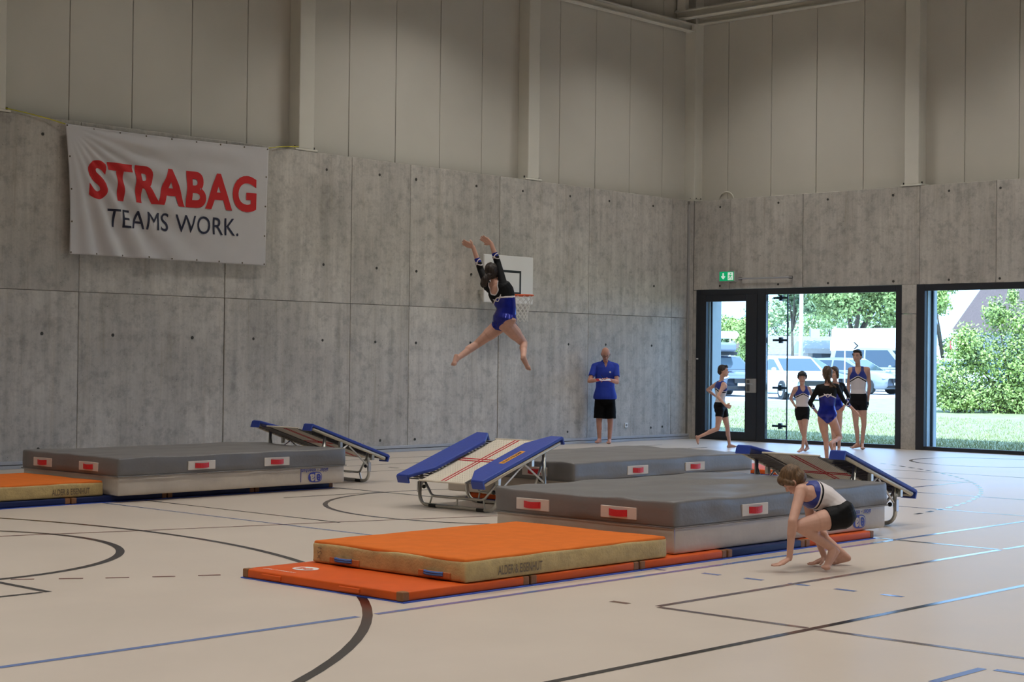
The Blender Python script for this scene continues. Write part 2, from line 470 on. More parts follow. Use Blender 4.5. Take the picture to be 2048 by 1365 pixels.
# outside guide rod with brackets, seen through the pane
rod = thing('guide_rod', (.30, -1.98, .02), 'thin dark vertical rod with crossed brackets behind the glass', 'rod')
MB().tube([(.30, -1.98, .02), (.30, -1.98, 2.86)], .014, 8).build('rod', ANTH, rod)
for z in (.30, 1.02, 1.92, 2.72):
    b = MB().bbox(.28, .32, -1.98, -1.66, z - .02, z + .02, .004, seg=1).build('bracket', ANTH, rod)
    MB().bbox(.27, .33, -1.87, -1.80, z - .055, z + .055, .004, seg=1).build('clamp', ANTH, b)
w2 = struct('window_2', (0, -7.2, 0), 'tall window right of the concrete pier')
rect_frame(w2, -4.84, -9.55, 0, 2.895, .16, .12, .115, .065)
MB().box(.035, .047, -9.43, -5.0, .065, 2.78).build('pane', GLASS, w2)
MB().bbox(.090, .42, -5.015, -4.845, 0, 2.89, .004, seg=1).build('reveal', mat('pale_render', (.42, .45, .44), .7, var=.04), w2)
MB().bbox(.20, .24, -5.06, -5.013, 0, 2.89, .004, seg=1).build('shutter_guide', ANTH, w2)
for k, (a, b) in enumerate(wins[3:]):  # windows out of view, added for the daylight they let in
    w = struct('window_%d' % (k + 3), (0, (a + b) / 2, 0))
    rect_frame(w, b, a, 0, 2.895, .12, .12, .115, .065)
    MB().box(.035, .047, a + .12, b - .12, .065, 2.78).build('pane', GLASS, w)
tr = MB().bbox(.09, .38, -25, -.07, -.04, .0, .005, seg=1).build('trim_1', mat('grey_sill', (.45, .46, .48), .5, var=.06)); tr['kind'] = 'structure'

# ------------------------------------------------------------------ court lines
LB = mat('line_black', (.018, .015, .017), .16, spec=.5)
LR = mat('line_dark_red', (.17, .045, .04), .25, spec=.5)
LBL = mat('line_blue', (.16, .24, .50), .14, spec=.5)
LG = mat('line_grey', (.15, .115, .115), .14, spec=.5)
ZL = .0015
def strip(pts, w, m, name='court_line'):
    P = [Vector((a, b, 0)) for a, b in pts]; vs = []
    for i, p in enumerate(P):
        t = (P[min(i + 1, len(P) - 1)] - P[max(i - 1, 0)]).normalized(); n = Vector((-t.y, t.x, 0)) * w / 2
        vs += [(p.x + n.x, p.y + n.y, ZL), (p.x - n.x, p.y - n.y, ZL)]
    fs = [(2 * i, 2 * i + 1, 2 * i + 3, 2 * i + 2) for i in range(len(P) - 1)]
    mb = MB(); mb.add(vs, fs)
    o = mb.build(name, m, fl); return o
def arc(cx, cy, r, a0, a1, w, m, n=64):
    return strip([(cx + r * math.cos(R(a0 + (a1 - a0) * i / n)), cy + r * math.sin(R(a0 + (a1 - a0) * i / n))) for i in range(n + 1)], w, m)
strip([(-30, -12.19), (-19.56, -12.19)], .05, LBL); strip([(-19.42, -12.19), (-13.47, -12.17)], .05, LBL); strip([(-13.40, -12.16), (-2, -12.14)], .05, LBL)
strip([(-30, -14.25), (-2, -14.25)], .05, LB)
strip([(-17.955, -13.13), (-13.46, -13.13)], .05, LG); strip([(-13.38, -13.13), (-2, -13.13)], .05, LG)
strip([(-17.98, -13.155), (-17.98, -14.215)], .05, LG); strip([(-17.98, -14.285), (-17.98, -24)], .05, LG)
for a, b in ((-12.37, -12.52), (-12.73, -12.88), (-13.09, -13.105), (-13.155, -13.25), (-13.45, -13.61), (-13.80, -13.96)):
    strip([(-16.46, a), (-16.46, b)], .05, LBL)
strip([(-18.0, -12.80), (-18.0, -12.94)], .05, LG)
strip([(-18.9, -15.5), (-18.40, -15.5)], .05, LBL); strip([(-18.39, -15.56), (-18.39, -20)], .05, LBL)
strip([(-13.43, -4.3), (-13.43, -13.1)], .05, LB)
strip([(-10.45, -9.2), (-10.45, -13.1)], .04, LBL); strip([(-8.6, -9.0), (-8.6, -12.1)], .04, LBL); strip([(-9.6, -9.25), (-6.5, -9.25)], .04, LBL)
strip([(-6.6, -6.2), (-6.6, -9.2)], .04, LBL); strip([(-5.2, -6.2), (-5.2, -12)], .04, LG)
strip([(-19.4, -6.95), (-18.73, -7.1), (-17.75, -7.44), (-15.91, -7.99), (-14.52, -8.47), (-13.5, -8.8)], .035, LR)
for (a, b) in (((-20.19, -9.45), (-20.07, -9.54)), ((-19.94, -9.63), (-19.81, -9.72)), ((-19.69, -9.80), (-19.56, -9.885)), ((-19.43, -9.965), (-19.30, -10.045)), ((-19.16, -10.11), (-19.03, -10.19))):
    strip([a, b], .035, LR)
strip([(-20.32, -9.2), (-20.32, -10.13)], .05, LB); strip([(-26, -10.115), (-20.36, -10.115)], .05, LB)
strip([(-16.54, -2), (-16.54, -12.1)], .035, LBL); strip([(-16.04, -2), (-16.04, -8.0)], .035, LB)
arc(-24.31, -7.78, 6.537, -80, 80, .06, LB); arc(-20.28, -7.57, 1.826, -95, 95, .065, LB)
arc(-13.33, -7.86, 2.1, 0, 360, .05, LB); arc(-2.41, -7.44, 1.16, 0, 360, .05, LB)
a = -84.0
while a < -30:
    arc(-12.13, -1.67, 9.455, a, a + .95, .05, LB if a > -45 or a < -79 else LG, 3); a += 1.87
for y in (-1.2, -2.19, -3.18):
    strip([(-17, y), (-2.5, y)], .035, LG)
strip([(-14.75, -5.62), (-13.46, -5.72)], .035, LB); strip([(-10.53, -2.70), (-10.53, -2.90)], .05, LB)

# ------------------------------------------------------------------ mats
ORANGE = mat('orange_vinyl', (.66, .10, .012), .5, spec=.25, var=.06, scale=6, bump=.12, bscale=160)
ORANGE_T = mat('orange_textile_top', (.68, .16, .024), .8, spec=.15, var=.06, scale=9, bump=.25, bscale=220)
BLUEV = mat('blue_vinyl', (.008, .018, .085), .5, spec=.3, var=.08, scale=6, bump=.1, bscale=140)
BROWN = mat('brown_leather_corner', (.24, .10, .035), .55, var=.15, scale=20, bump=.2)
BEIGE = mat('beige_canvas_side', (.50, .37, .16), .6, var=.14, scale=14, bump=.35, bscale=60)
GREY = mat('dark_grey_tarpaulin', (.172, .164, .16), .40, var=.07, scale=3, bump=.15, bscale=30)
LGREY = mat('light_grey_tarpaulin', (.55, .485, .41), .45, var=.07, scale=4, bump=.2, bscale=18)
PATCH = mat('pale_patch', (.66, .60, .54), .5, var=.04)
REDW = mat('red_webbing', (.62, .02, .03), .55, bump=.3, bscale=120)
BLUETAPE = mat('blue_floor_edge', (.05, .11, .55), .45)
BLUEPRINT = mat('blue_print', (.035, .05, .33), .5)
GREYPRINT = mat('grey_print', (.14, .10, .06), .6)
WHITEPRINT = mat('white_print', (.75, .70, .66), .6)
BLUEROPE = mat('blue_webbing', (.05, .15, .45), .6, bump=.3, bscale=150)

def printed(body, size, fn, m, parent, name='lettering', bold=0., spacing=1., xscale=1., width=None):
    vs, fs, w, h = text_mesh(body, size, bold, spacing, xscale)
    k = (width / w) if width else 1.0
    mb = MB(); mb.add([fn(a * k, b) for a, b in vs], fs)
    return mb.build(name, m, parent)

def thin_mat(x0, x1, y0, y1, mtl, cmat, label, group, z=.0, edge=True):
    t = thing('gym_mat', ((x0 + x1) / 2, (y0 + y1) / 2, 0), label, 'gym mat', group)
    h = .066
    v, f = soft_box(x0 + .006, x1 - .006, y0 + .006, y1 - .006, .007, h, .012, .3, .002)
    MB().add(v, f).build('body', mtl, t, smooth=True)
    MB().box(x0 - .0, x1 - .0, y0 - .012, y1 + .012, .0, .007).build('base_sheet', BLUETAPE, t)
    for cx, cy in ((x0, y0), (x1, y0), (x0, y1), (x1, y1)):
        sx = 1 if cx == x0 else -1; sy = 1 if cy == y0 else -1
        xa, xb = sorted((cx + sx * .003, cx + sx * .062)); ya, yb = sorted((cy + sy * .003, cy + sy * .062))
        MB().bbox(xa, xb, ya, yb, .007, h + .001, .008).build('corner', cmat, t)
    return t
G1 = 'thin mats of the front lane'
t = thin_mat(-19.02, -17.86, -11.99, -10.41, ORANGE, BROWN, 'thin orange mat nearest the camera, half bare with white print', G1)
for y in (-10.72, -11.50):
    MB().bbox(-19.024, -19.012, y - .10, y + .10, .020, .050, .004, seg=1).build('handle', ORANGE, t)
MB().add(*[[(-18.72 + .085 * math.cos(k * PI / 12), -10.72 + .10 * math.sin(k * PI / 12), .0685) for k in range(24)], [tuple(range(24))]]).build('white_oval', WHITEPRINT, t)
printed('ae', .14, lambda a, b: (-18.765 + b, -10.65 - a, .0695), ORANGE, t, bold=.003, width=.14)
printed('alder + eisenhut', .05, lambda a, b: (-18.93 + b, -10.52 - a, .069), WHITEPRINT, t)
thin_mat(-17.85, -16.70, -11.99, -10.41, ORANGE, BROWN, 'thin orange mat in the middle under the beige-sided orange mat', G1)
thin_mat(-16.69, -15.63, -11.99, -10.41, ORANGE, BROWN, 'thin orange mat under the front corner of the front grey landing mat', G1)
thin_mat(-15.62, -14.55, -11.99, -10.41, BLUEV, BROWN, 'thin dark blue mat under the front grey landing mat', G1)
thin_mat(-14.54, -13.48, -11.99, -10.41, ORANGE, BROWN, 'thin orange mat under the right end of the front grey landing mat', G1)
G2 = 'thin mats of the left lane'
thin_mat(-18.05, -16.90, -4.93, -3.35, BLUEV, BROWN, 'thin blue mat under the left orange mat, cut by the photo edge', G2)
thin_mat(-16.89, -15.75, -4.93, -3.35, BLUEV, BROWN, 'thin blue mat where orange mat and left grey mat meet', G2)
thin_mat(-15.74, -14.60, -4.93, -3.35, BLUEV, BROWN, 'thin blue mat under the middle of the left grey mat', G2)
thin_mat(-14.59, -13.46, -4.93, -3.35, BLUEV, BROWN, 'thin blue mat under the right end of the left grey mat', G2)
G3 = 'thin mats of the middle lane'
thin_mat(-13.24, -12.15, -8.40, -6.85, ORANGE, BROWN, 'thin orange mat under the middle grey mat by the facing trampoline', G3)
thin_mat(-7.55, -6.45, -7.2, -5.72, ORANGE, BROWN, 'thin orange mat lying alone beyond the middle grey mat', G3)

def folds(sx):
    def f(x, y):
        return .010 * noise.noise(Vector((x * 1.1 + sx, y * 3.2, 4.2))) + .007 * noise.noise(Vector((x * 2.5, y * 5 + sx, 1.3)))
    return f
def landing_mat(x0, y1, label, seed, flip_print=True, fold=.0, L=3.05, W=1.83):
    x1, y0 = x0 + L, y1 - W
    z0, zs, z1 = .0695, .266, .46
    t = thing('landing_mat', ((x0 + x1) / 2, (y0 + y1) / 2, z0), label, 'landing mat', 'big grey landing mats')
    v, f = soft_box(x0 + .012, x1 - .012, y0 + .012, y1 - .012, z0, zs + .01, .018, .12, .004, 3.0, seed)
    MB().add(v, f).build('base', LGREY, t, smooth=True)
    tf = folds(seed)
    if fold:
        g = lambda x, y: tf(x, y) + fold * (math.exp(-((y - 1.15 - .35 * math.sin(x * 1.6)) / .10) ** 2) - .7 * math.exp(-((y - .92 - .30 * math.sin(x * 1.6)) / .12) ** 2)) * math.exp(-((x - 1.9) / .55) ** 2)
    else: g = tf
    v, f = soft_box(x0, x1, y0, y1, zs - .005, z1, .022, .06, .010, 3.5, seed + 5, g)
    MB().add(v, f).build('cover', GREY, t, smooth=True)
    # piping seam
    MB().tube([(x0 - .003, y0 - .003, zs), (x1 + .003, y0 - .003, zs), (x1 + .003, y1 + .003, zs), (x0 - .003, y1 + .003, zs)], .006, 5, closed=True).build('seam', GREY, t)
    def patch(face, a, zc=.347):
        ex = .009
        if face == 'f':
            p = MB().bbox(a - .175, a + .175, y0 - ex, y0 + .01, zc - .046, zc + .046, .003, seg=1).build('handle_patch', PATCH, t)
            m = MB(); n = 6
            pts = [(a - .088 + .176 * i / n, y0 - ex - .004 - .022 * math.sin(PI * i / n), zc - .004 * math.sin(PI * i / n)) for i in range(n + 1)]
            vs = []; fs = []
            for q in pts: vs += [(q[0], q[1], q[2] - .026), (q[0], q[1], q[2] + .026), (q[0], q[1] + .006, q[2] + .026), (q[0], q[1] + .006, q[2] - .026)]
        else:
            p = MB().bbox(x0 - ex, x0 + .01, a - .175, a + .175, zc - .046, zc + .046, .003, seg=1).build('handle_patch', PATCH, t)
            n = 6
            pts = [(x0 - ex - .004 - .022 * math.sin(PI * i / n), a - .088 + .176 * i / n, zc - .004 * math.sin(PI * i / n)) for i in range(n + 1)]
            vs = []; fs = []
            for q in pts: vs += [(q[0], q[1], q[2] - .026), (q[0], q[1], q[2] + .026), (q[0] + .006, q[1], q[2] + .026), (q[0] + .006, q[1], q[2] - .026)]
        for i in range(n):
            for k in range(4):
                fs.append((4 * i + k, 4 * i + (k + 1) % 4, 4 * i + 4 + (k + 1) % 4, 4 * i + 4 + k))
        fs += [(0, 1, 2, 3), (4 * n, 4 * n + 3, 4 * n + 2, 4 * n + 1)]
        MB().add(vs, fs).build('handle', REDW, p, smooth=False)
    patch('f', x0 + 1.03); patch('f', x0 + 2.04); patch('l', y1 - .42); patch('l', y1 - 1.30)
    # maker's print, upside down as in the photo, on the pale base
    yp = y0 + .0072
    xe = x0 + 2.79
    printed('alder - eisenhut', .060, lambda a, b: (xe - a, yp, .246 - b), BLUEPRINT, t, width=.39, bold=.0008)
    cx, cz, rx, rz = x0 + 2.60, .150, .100, .058
    def rr(n=28, k=1.0, half=0):
        out = []
        for i in range(n):
            a = 2 * PI * i / n; ca, sa = math.cos(a), math.sin(a)
            px_, pz_ = rx * k * math.copysign(abs(ca) ** .7, ca), rz * (1 - (1 - k) * rx / rz) * math.copysign(abs(sa) ** .7, sa)
            if half == -1: px_ = min(px_, 0)
            if half == 1: px_ = max(px_, 0)
            out.append((cx + px_, cz + pz_))
        return out
    lg = MB().add([(a, yp, b) for a, b in rr()], [tuple(range(28))]).build('logo', BLUEPRINT, t)
    MB().add([(a, yp - .0012, b) for a, b in rr(k=.9, half=1)], [tuple(range(28))]).build('logo_field', LGREY, lg)
    printed('e', .15, lambda a, b: (cx + .082 - a, yp - .0022, cz + .037 - b), BLUEPRINT, lg, bold=.005, width=.066)
    printed('a', .15, lambda a, b: (cx - .010 - a, yp - .0022, cz + .037 - b), LGREY, lg, bold=.005, width=.066)
    MB().box(x0 + 2.392, x0 + 2.396, y0 + .0065, y0 + .012, .10, .25).build('stitch', BLUEPRINT, t)
    return t
lm = landing_mat(-16.216, -10.10, 'big grey landing mat in front, beside the crouching boy', 1.3, fold=.022)
MB().add([(-16.207, -11.922, .262), (-16.200, -11.9215, .262), (-16.199, -11.9218, .10)], [(0, 1, 2)]).build('blue_corner_stripe', BLUETAPE, lm)
landing_mat(-16.454, -3.25, 'big grey landing mat at the left below the white banner', 7.7)
landing_mat(-13.298, -6.60, 'big grey landing mat in the middle behind the facing trampoline', 12.1, L=3.15)

def vault_mat(x0, x1, y0, y1, label, handles, text_x, text_w):
    z0, z1 = .0695, .222
    t = thing('vaulting_mat', ((x0 + x1) / 2, (y0 + y1) / 2, z0), label, 'gym mat', 'orange topped mats with beige sides')
    v, f = soft_box(x0, x1, y0, y1, z0, z1 - .012, .022, .12, .008, 3.5, x0)
    MB().add(v, f).build('body', BEIGE, t, smooth=True)
    v, f = soft_box(x0 + .008, x1 - .008, y0 + .008, y1 - .008, z1 - .035, z1, .016, .1, .006, 2.5, x0 + 3)
    MB().add(v, f).build('top', ORANGE_T, t, smooth=True)
    printed('ALDER & EISENHUT', .085, lambda a, b: (text_x + a, y0 - .010, .098 + b), GREYPRINT, t, width=text_w, bold=.001)
    for y in handles:
        p = MB().bbox(x0 - .010, x0 + .01, y - .15, y + .15, .082, .125, .004, seg=1).build('handle_tab', mat('worn_orange_leather', (.45, .15, .04), .6, var=.25, scale=25), t)
        for z in (.118, .104):
            MB().tube([(x0 - .012, y - .085, z), (x0 - .03, y - .04, z), (x0 - .034, y, z), (x0 - .03, y + .04, z), (x0 - .012, y + .085, z)], .009, 6).build('rope_handle', BLUEROPE, p)
    return t
t = vault_mat(-18.46, -16.36, -11.98, -10.47, 'orange mat with beige sides and two blue rope handles, in front', (-10.82, -11.70), -18.17, .43)
printed('x21', .06, lambda a, b: (-18.468, -10.545 - b, .10 + a), GREYPRINT, t, name='handwriting')
vault_mat(-18.60, -16.50, -4.90, -3.40, 'orange mat with beige sides at the left photo edge', (-3.8, -4.5), -17.10, .43)

# ------------------------------------------------------------------ trampolines
PADB = mat('royal_blue_pad', (.025, .06, .36), .42, var=.05, scale=10, bump=.12, bscale=60)
BEDW = mat('white_webbing', (.74, .66, .54), .7)
BEDR = mat('red_bed_webbing', (.55, .02, .03), .7)
SPRING = mat('dark_spring', (.18, .17, .16), .4, metal=.7)
LABELO = mat('yellow_label', (.80, .34, .01), .5)
KNOB = mat('black_knob', (.012, .012, .012), .45)
RAIL = mat('cream_frame_rail', (.60, .54, .42), .35, metal=.35, var=.05, scale=20)
def trampoline(loc, ang, label, sticker):
    t = thing('mini_trampoline', (loc[0], loc[1], 0), label, 'trampoline', 'mini trampolines')
    L, W, zl, zh = 1.16, 1.21, .275, .675
    M = Matrix.Translation((loc[0], loc[1], 0)) @ Matrix.Rotation(ang, 4, 'Z')
    sl = (zh - zl) / L
    n = Vector((-sl, 0, 1)).normalized()
    def pl(u, v, h=0.0):           # point on the tilted bed plane, h above it
        p = Vector((u, v, (zl + zh) / 2 + sl * u)) + n * h
        return M @ p
    def fl_(u, v, z): return M @ Vector((u, v, z))
    hl, hw = L / 2, W / 2
    # side frames
    for s in (-1, 1):
        m = MB()
        m.tube([pl(-hl + .02, s * .47), pl(-hl + .02, s * (hw - .05)), pl(-hl + .05, s * (hw - .02)), pl(hl - .05, s * (hw - .02)), pl(hl - .02, s * (hw - .05)), pl(hl - .02, s * .47)], .019, 8)
        m.build('side_frame', RAIL, t, smooth=True)
        out = [(-hl, hw), (hl, hw), (hl, hw - .16), (hl - .22, .275), (-hl + .22, .275), (-hl, hw - .16)]
        m = MB(); m.prism([(a, s * b) for a, b in out], .022, .058, lambda a, b, h: pl(a, b, h))
        bm = bmesh.new(); vv = [bm.verts.new(p) for p in m.v]
        for f_ in m.f: bm.faces.new([vv[i] for i in f_])
        bmesh.ops.recalc_face_normals(bm, faces=bm.faces)
        bmesh.ops.bevel(bm, geom=list(bm.edges), offset=.011, segments=2, affect='EDGES', profile=.5)
        pad = MB().bm(bm).build('pad', PADB, t, smooth=False)
        # hanging flaps at the pad ends
        for e in (-1, 1):
            MB().prism([(e * (hl - .012), s * hw), (e * (hl + .004), s * hw), (e * (hl + .004), s * (hw - .16)), (e * (hl - .012), s * (hw - .16))], -.03, .045, lambda a, b, h: pl(a, b, h)).build('pad_flap', PADB, pad)
        if sticker and s == -1:
            q = [(-.16, -.415), (.16, -.415), (.16, -.485), (-.16, -.485)]
            lb = MB(); lb.add([pl(a, b, .0592) for a, b in q], [(3, 2, 1, 0)])
            lo = lb.build('label_plate', LABELO, pad)
            printed('EUROTRAMP', .05, lambda a, b: pl(-.135 + a, -.47 + b, .0600), BLACKP, lo, width=.27, bold=.0015)
        # springs and inner bars
        m = MB()
        k = -hl + .06
        while k < hl - .05:
            m.tube([pl(k, s * .30, -.004), pl(k, s * (hw - .03), -.004)], .007, 5, caps=False); k += .048
        m.build('springs', SPRING, t)
        MB().tube([pl(-hl + .04, s * .30, -.006), pl(hl - .04, s * .30, -.006)], .010, 6).build('bed_bar', SPRING, t)
    # woven bed: strips both ways
    m = MB(); mr = MB()
    nv = 24
    for i in range(nv + 1):
        v = -.288 + .576 * i / nv; rd = i in (11, 13); w_ = .0075
        (mr if rd else m).prism([(-hl + .03, v - w_), (hl - .03, v - w_), (hl - .03, v + w_), (-hl + .03, v + w_)], -.0042 if rd else -.001, .0042 if rd else .001, lambda a, b, h: pl(a, b, h))
    nu = 46
    for i in range(nu + 1):
        u = -hl + .03 + (L - .06) * i / nu; rd = i in (22, 24); w_ = .0075
        (mr if rd else m).prism([(u - w_, -.288), (u + w_, -.288), (u + w_, .288), (u - w_, .288)], -.0046 if rd else -.0008, .0046 if rd else .0012, lambda a, b, h: pl(a, b, h))
    m.build('bed', BEDW, t); mr.build('red_cross', BEDR, t)
    for e in (-1, 1):
        MB().tube([pl(e * (hl - .03), -.32), pl(e * (hl - .03), .32)], .011, 6).build('bed_edge', BEDW, t)
    # lateral U-shaped legs on the floor with braces
    def uleg(u, lean, ztop_s):
        m = MB(); pts = []
        w = hw - .06
        zt = (zl + zh) / 2 + sl * (u) - .01
        r = .12
        def P(v, z): return fl_(u + lean * (1 - z / zt), v, z)
        pts.append(P(-w, zt))
        pts.append(P(-w, .021 + r))
        for k in range(1, 6):
            a = PI / 2 * k / 5
            pts.append(P(-w + r - r * math.cos(a), .021 + r - r * math.sin(a)))
        for k in range(0, 6):
            a = PI / 2 * k / 5
            pts.append(P(w - r + r * math.sin(a), .021 + r - r * math.cos(a)))
        pts.append(P(w, zt))
        m.tube(pts, .019, 8); leg = m.build('leg', CHROME, t, smooth=True)
        zb = .13
        b = MB(); b.tube([P(-w + .01, zt * .86), P(-w + .17, zb), P(-w + .22, zb - .015), P(w - .22, zb - .015), P(w - .17, zb), P(w - .01, zt * .86)], .013, 8)
        b.build('brace', CHROME, leg, smooth=True)
        for v in (-w + .16, 0, w - .16):
            MB().tube([P(v, .03), P(v * .93, zb - .01)], .009, 6).build('strut', CHROME, leg)
        for s in (-1, 1):
            MB().bbox(-.03, .03, -.12, .12, -.022, .0, .004, seg=1).v  # spacer
            x_ = P(s * (w - .2), .012)
            MB().tube([P(s * (w - .26), .018), P(s * (w - .16), .018)], .0215, 8).build('rubber_foot', KNOB, leg)
        return P, w, zt
    Pl, w, ztl = uleg(-.30, -.04, 0)
    Ph, w, zth = uleg(.34, .03, 0)
    for s in (-1, 1):
        MB().tube([Pl(s * w, ztl * .55), pl(.0, s * (hw - .03), -.02)], .010, 6).build('link_bar', ALU, t)
        MB().tube([Ph(s * w, zth * .45), pl(.02, s * (hw - .03), -.02)], .010, 6).build('link_bar', ALU, t)
        MB().ball(Pl(s * (w - .055), ztl * .55), .022, n=8).build('knob', KNOB, t)
        MB().ball(Ph(s * (w - .055), zth * .5), .022, n=8).build('knob', KNOB, t)
        MB().bbox(-.02, .02, -.006, .006, -.06, .05, .003, seg=1, M=Matrix.Translation(Pl(s * (w + .022), ztl * .55)) @ Matrix.Rotation(ang, 4, 'Z')).build('hinge_plate', ALU, t)
        for u in (-.36, .12):
            MB().bbox(-.02, .02, -.02, .02, -.05, .02, .004, seg=1, M=Matrix.Translation(pl(u, s * (hw - .03), -.03)) @ Matrix.Rotation(ang, 4, 'Z')).build('hinge_block', CHROME, t)
    return t
trampoline((-13.965, -7.765), R(0), 'mini trampoline facing us with orange label, between two grey mats', True)
trampoline((-12.92, -4.05), R(176.5), 'mini trampoline at the end of the left grey mat, seen from below', False)
trampoline((-12.68, -11.0), R(177), 'mini trampoline behind the crouching boy, at the front mat end', False)
mk = MB()
mk.tube([(-4.75, -4.18, .0), (-4.75, -4.18, .02), (-4.75, -4.18, .055), (-4.75, -4.18, .06)], [.10, .095, .04, .03], 16)
tag(mk.build('marker_cone', mat('red_plastic', (.75, .05, .03), .4), smooth=True), 'small red marker cone on the floor behind the middle grey mat', 'marker')

# ------------------------------------------------------------------ banner on the left wall
BAN = mat('white_banner_cloth', (.62, .60, .60), .7, var=.02, scale=3, bump=.1, bscale=200)
BRED = mat('banner_red', (.62, .018, .02), .7)
BNAVY = mat('banner_navy', (.02, .022, .05), .7)
bn = thing('banner', (-12.3, -.05, 2.84), 'white cloth banner with red and navy lettering on the wall', 'banner')
TL, TR, BR, BL = (-14.014, 4.565), (-10.601, 4.585), (-10.637, 2.841), (-13.926, 2.838)
def ban(u, v, off=0.0):
    """u 0..1 left-right, v 0..1 bottom-top"""
    x = (TL[0] * (1 - u) + TR[0] * u) * v + (BL[0] * (1 - u) + BR[0] * u) * (1 - v)
    z = (TL[1] * (1 - u) + TR[1] * u) * v + (BL[1] * (1 - u) + BR[1] * u) * (1 - v)
    z -= .035 * math.sin(PI * u) * v * (1 - .5 * v)
    x += .02 * math.sin(PI * v) * (1 if u < .5 else -1) * abs(2 * u - 1)
    # drape folds fanning out of the upper left corner, swags along the top
    du, dv = u, (1 - v) * .55
    ang = math.atan2(dv, du + 1e-4); rad = math.hypot(du, dv)
    f1 = .040 * math.sin(ang * 30) * min(1, rad * 2.2) * max(0, 1 - u * 1.25)
    f2 = .026 * math.sin((1 - v) * 32 + 2.2 * math.sin(PI * u)) * math.exp(-((1 - v) / .22) ** 2) * math.sin(PI * u)
    f3 = .022 * math.sin((u * 2.1 - v * 1.3) * 13) * (1 - v) * math.exp(-((u - .45) / .3) ** 2)
    e = min(1, 8 * min(u, 1 - u)) if min(u, 1 - u) < .125 else 1
    y = -.085 - .02 * math.sin(PI * v) + (f1 + f2 + f3) * e - off
    return (x, y, z)
m = MB(); NU, NV = 160, 90
m.add([ban(i / NU, j / NV) for j in range(NV + 1) for i in range(NU + 1)],
      [(j * (NU + 1) + i, j * (NU + 1) + i + 1, (j + 1) * (NU + 1) + i + 1, (j + 1) * (NU + 1) + i) for j in range(NV) for i in range(NU)])
o = m.build('cloth', BAN, bn, smooth=True)
md = o.modifiers.new('thickness', 'SOLIDIFY'); md.thickness = .004; md.offset = 1
def ban_text(body, u0, u1, v0, v1, m_, bold, spacing, fat=None):
    vs, fs, w, h = text_mesh(body, 1.0, bold, spacing, 1.0, 6)
    bm = bmesh.new(); vv = [bm.verts.new((a, b, 0)) for a, b in vs]
    for f_ in fs:
        try: bm.faces.new([vv[i] for i in f_])
        except ValueError: pass
    for _ in range(5):
        le = [e for e in bm.edges if e.calc_length() > .055]
        if le: bmesh.ops.subdivide_edges(bm, edges=le, cuts=1)
        bmesh.ops.triangulate(bm, faces=bm.faces)
    bm.verts.index_update()
    mb = MB(); mb.add([ban(u0 + (u1 - u0) * v.co.x / w, v0 + (v1 - v0) * v.co.y / h, .010) for v in bm.verts], [tuple(q.index for q in f_.verts) for f_ in bm.faces])
    bm.free()
    return mb.build('lettering', m_, bn)
ban_text('STRABAG', .088, .940, .440, .745, BRED, .034, 1.08)
ban_text('TEAMS WORK.', .178, .845, .232, .378, BNAVY, .0, 1.02)
for i in range(9):
    for v in (0.012, .988):
        p = ban(.006 + .988 * i / 8, v, .004); MB().tube([(p[0], p[1] - .003, p[2]), (p[0], p[1] + .004, p[2])], .013, 8).build('eyelet', mat('brass_eyelet', (.16, .13, .09), .4, metal=.6), bn)
for j in range(1, 4):
    for u in (.008, .992):
        p = ban(u, j / 4, .004); MB().tube([(p[0], p[1] - .003, p[2]), (p[0], p[1] + .004, p[2])], .013, 8).build('eyelet', MATS['brass_eyelet'], bn)
YEL = mat('yellow_cord', (.55, .50, .02), .6)
MB().tube([(-14.0, -.06, 4.56), (-14.25, -.03, 4.61), (-14.55, -.02, 4.648), (-14.82, .0, 4.675), (-14.86, .03, 4.69)], .007, 6).build('cord', YEL, bn)
MB().tube([(-10.61, -.06, 4.58), (-10.40, -.03, 4.625), (-10.20, -.02, 4.652), (-9.97, -.012, 4.675), (-9.93, .03, 4.68)], .007, 6).build('cord', YEL, bn)

# ------------------------------------------------------------------ basketball hoop
hp = thing('basketball_hoop', (-5.62, 0, 2.44), 'white basketball backboard with orange rim and white net', 'basketball hoop')
bb = MB().bbox(-6.225, -5.02, -.33, -.295, 2.445, 3.25, .008).build('backboard', WHITEP, hp)
for a in ((-5.925, -5.325, 2.965, 3.005), (-5.925, -5.325, 2.60, 2.64), (-5.925, -5.885, 2.64, 2.965), (-5.365, -5.325, 2.64, 2.965)):
    MB().box(a[0], a[1], -.3315, -.3295, a[2], a[3]).build('target_line', BLACKP, bb)
for x in (-6.0, -5.25):
    MB().bbox(x - .03, x + .03, -.295, 0, 2.60, 2.66, .004, seg=1).build('wall_bracket', CHROME, hp)
    MB().bbox(x - .03, x + .03, -.295, 0, 3.05, 3.11, .004, seg=1).build('wall_bracket', CHROME, hp)
RC = Vector((-5.625, -.60, 2.575)); RRAD = .215
ORIM = mat('orange_rim', (.72, .10, .02), .4)
rim = MB()
rim.tube([(RC.x + RRAD * math.cos(2 * PI * k / 32), RC.y + RRAD * math.sin(2 * PI * k / 32), RC.z) for k in range(32)], .013, 8, closed=True)
rim.bbox(RC.x - .09, RC.x + .09, -.40, -.33, 2.50, 2.595, .004, seg=1)
rim.build('rim', ORIM, hp, smooth=False)
pl_ = MB().bbox(RC.x - .13, RC.x + .13, -.345, -.331, 2.47, 2.62, .003, seg=1).build('mount_plate', WHITEP, hp)
net = MB(); nr = 12; lv = [(0, RRAD), (-.05, .20), (-.10, .18), (-.15, .163), (-.20, .148), (-.25, .136), (-.30, .127), (-.35, .122), (-.39, .124), (-.43, .132)]
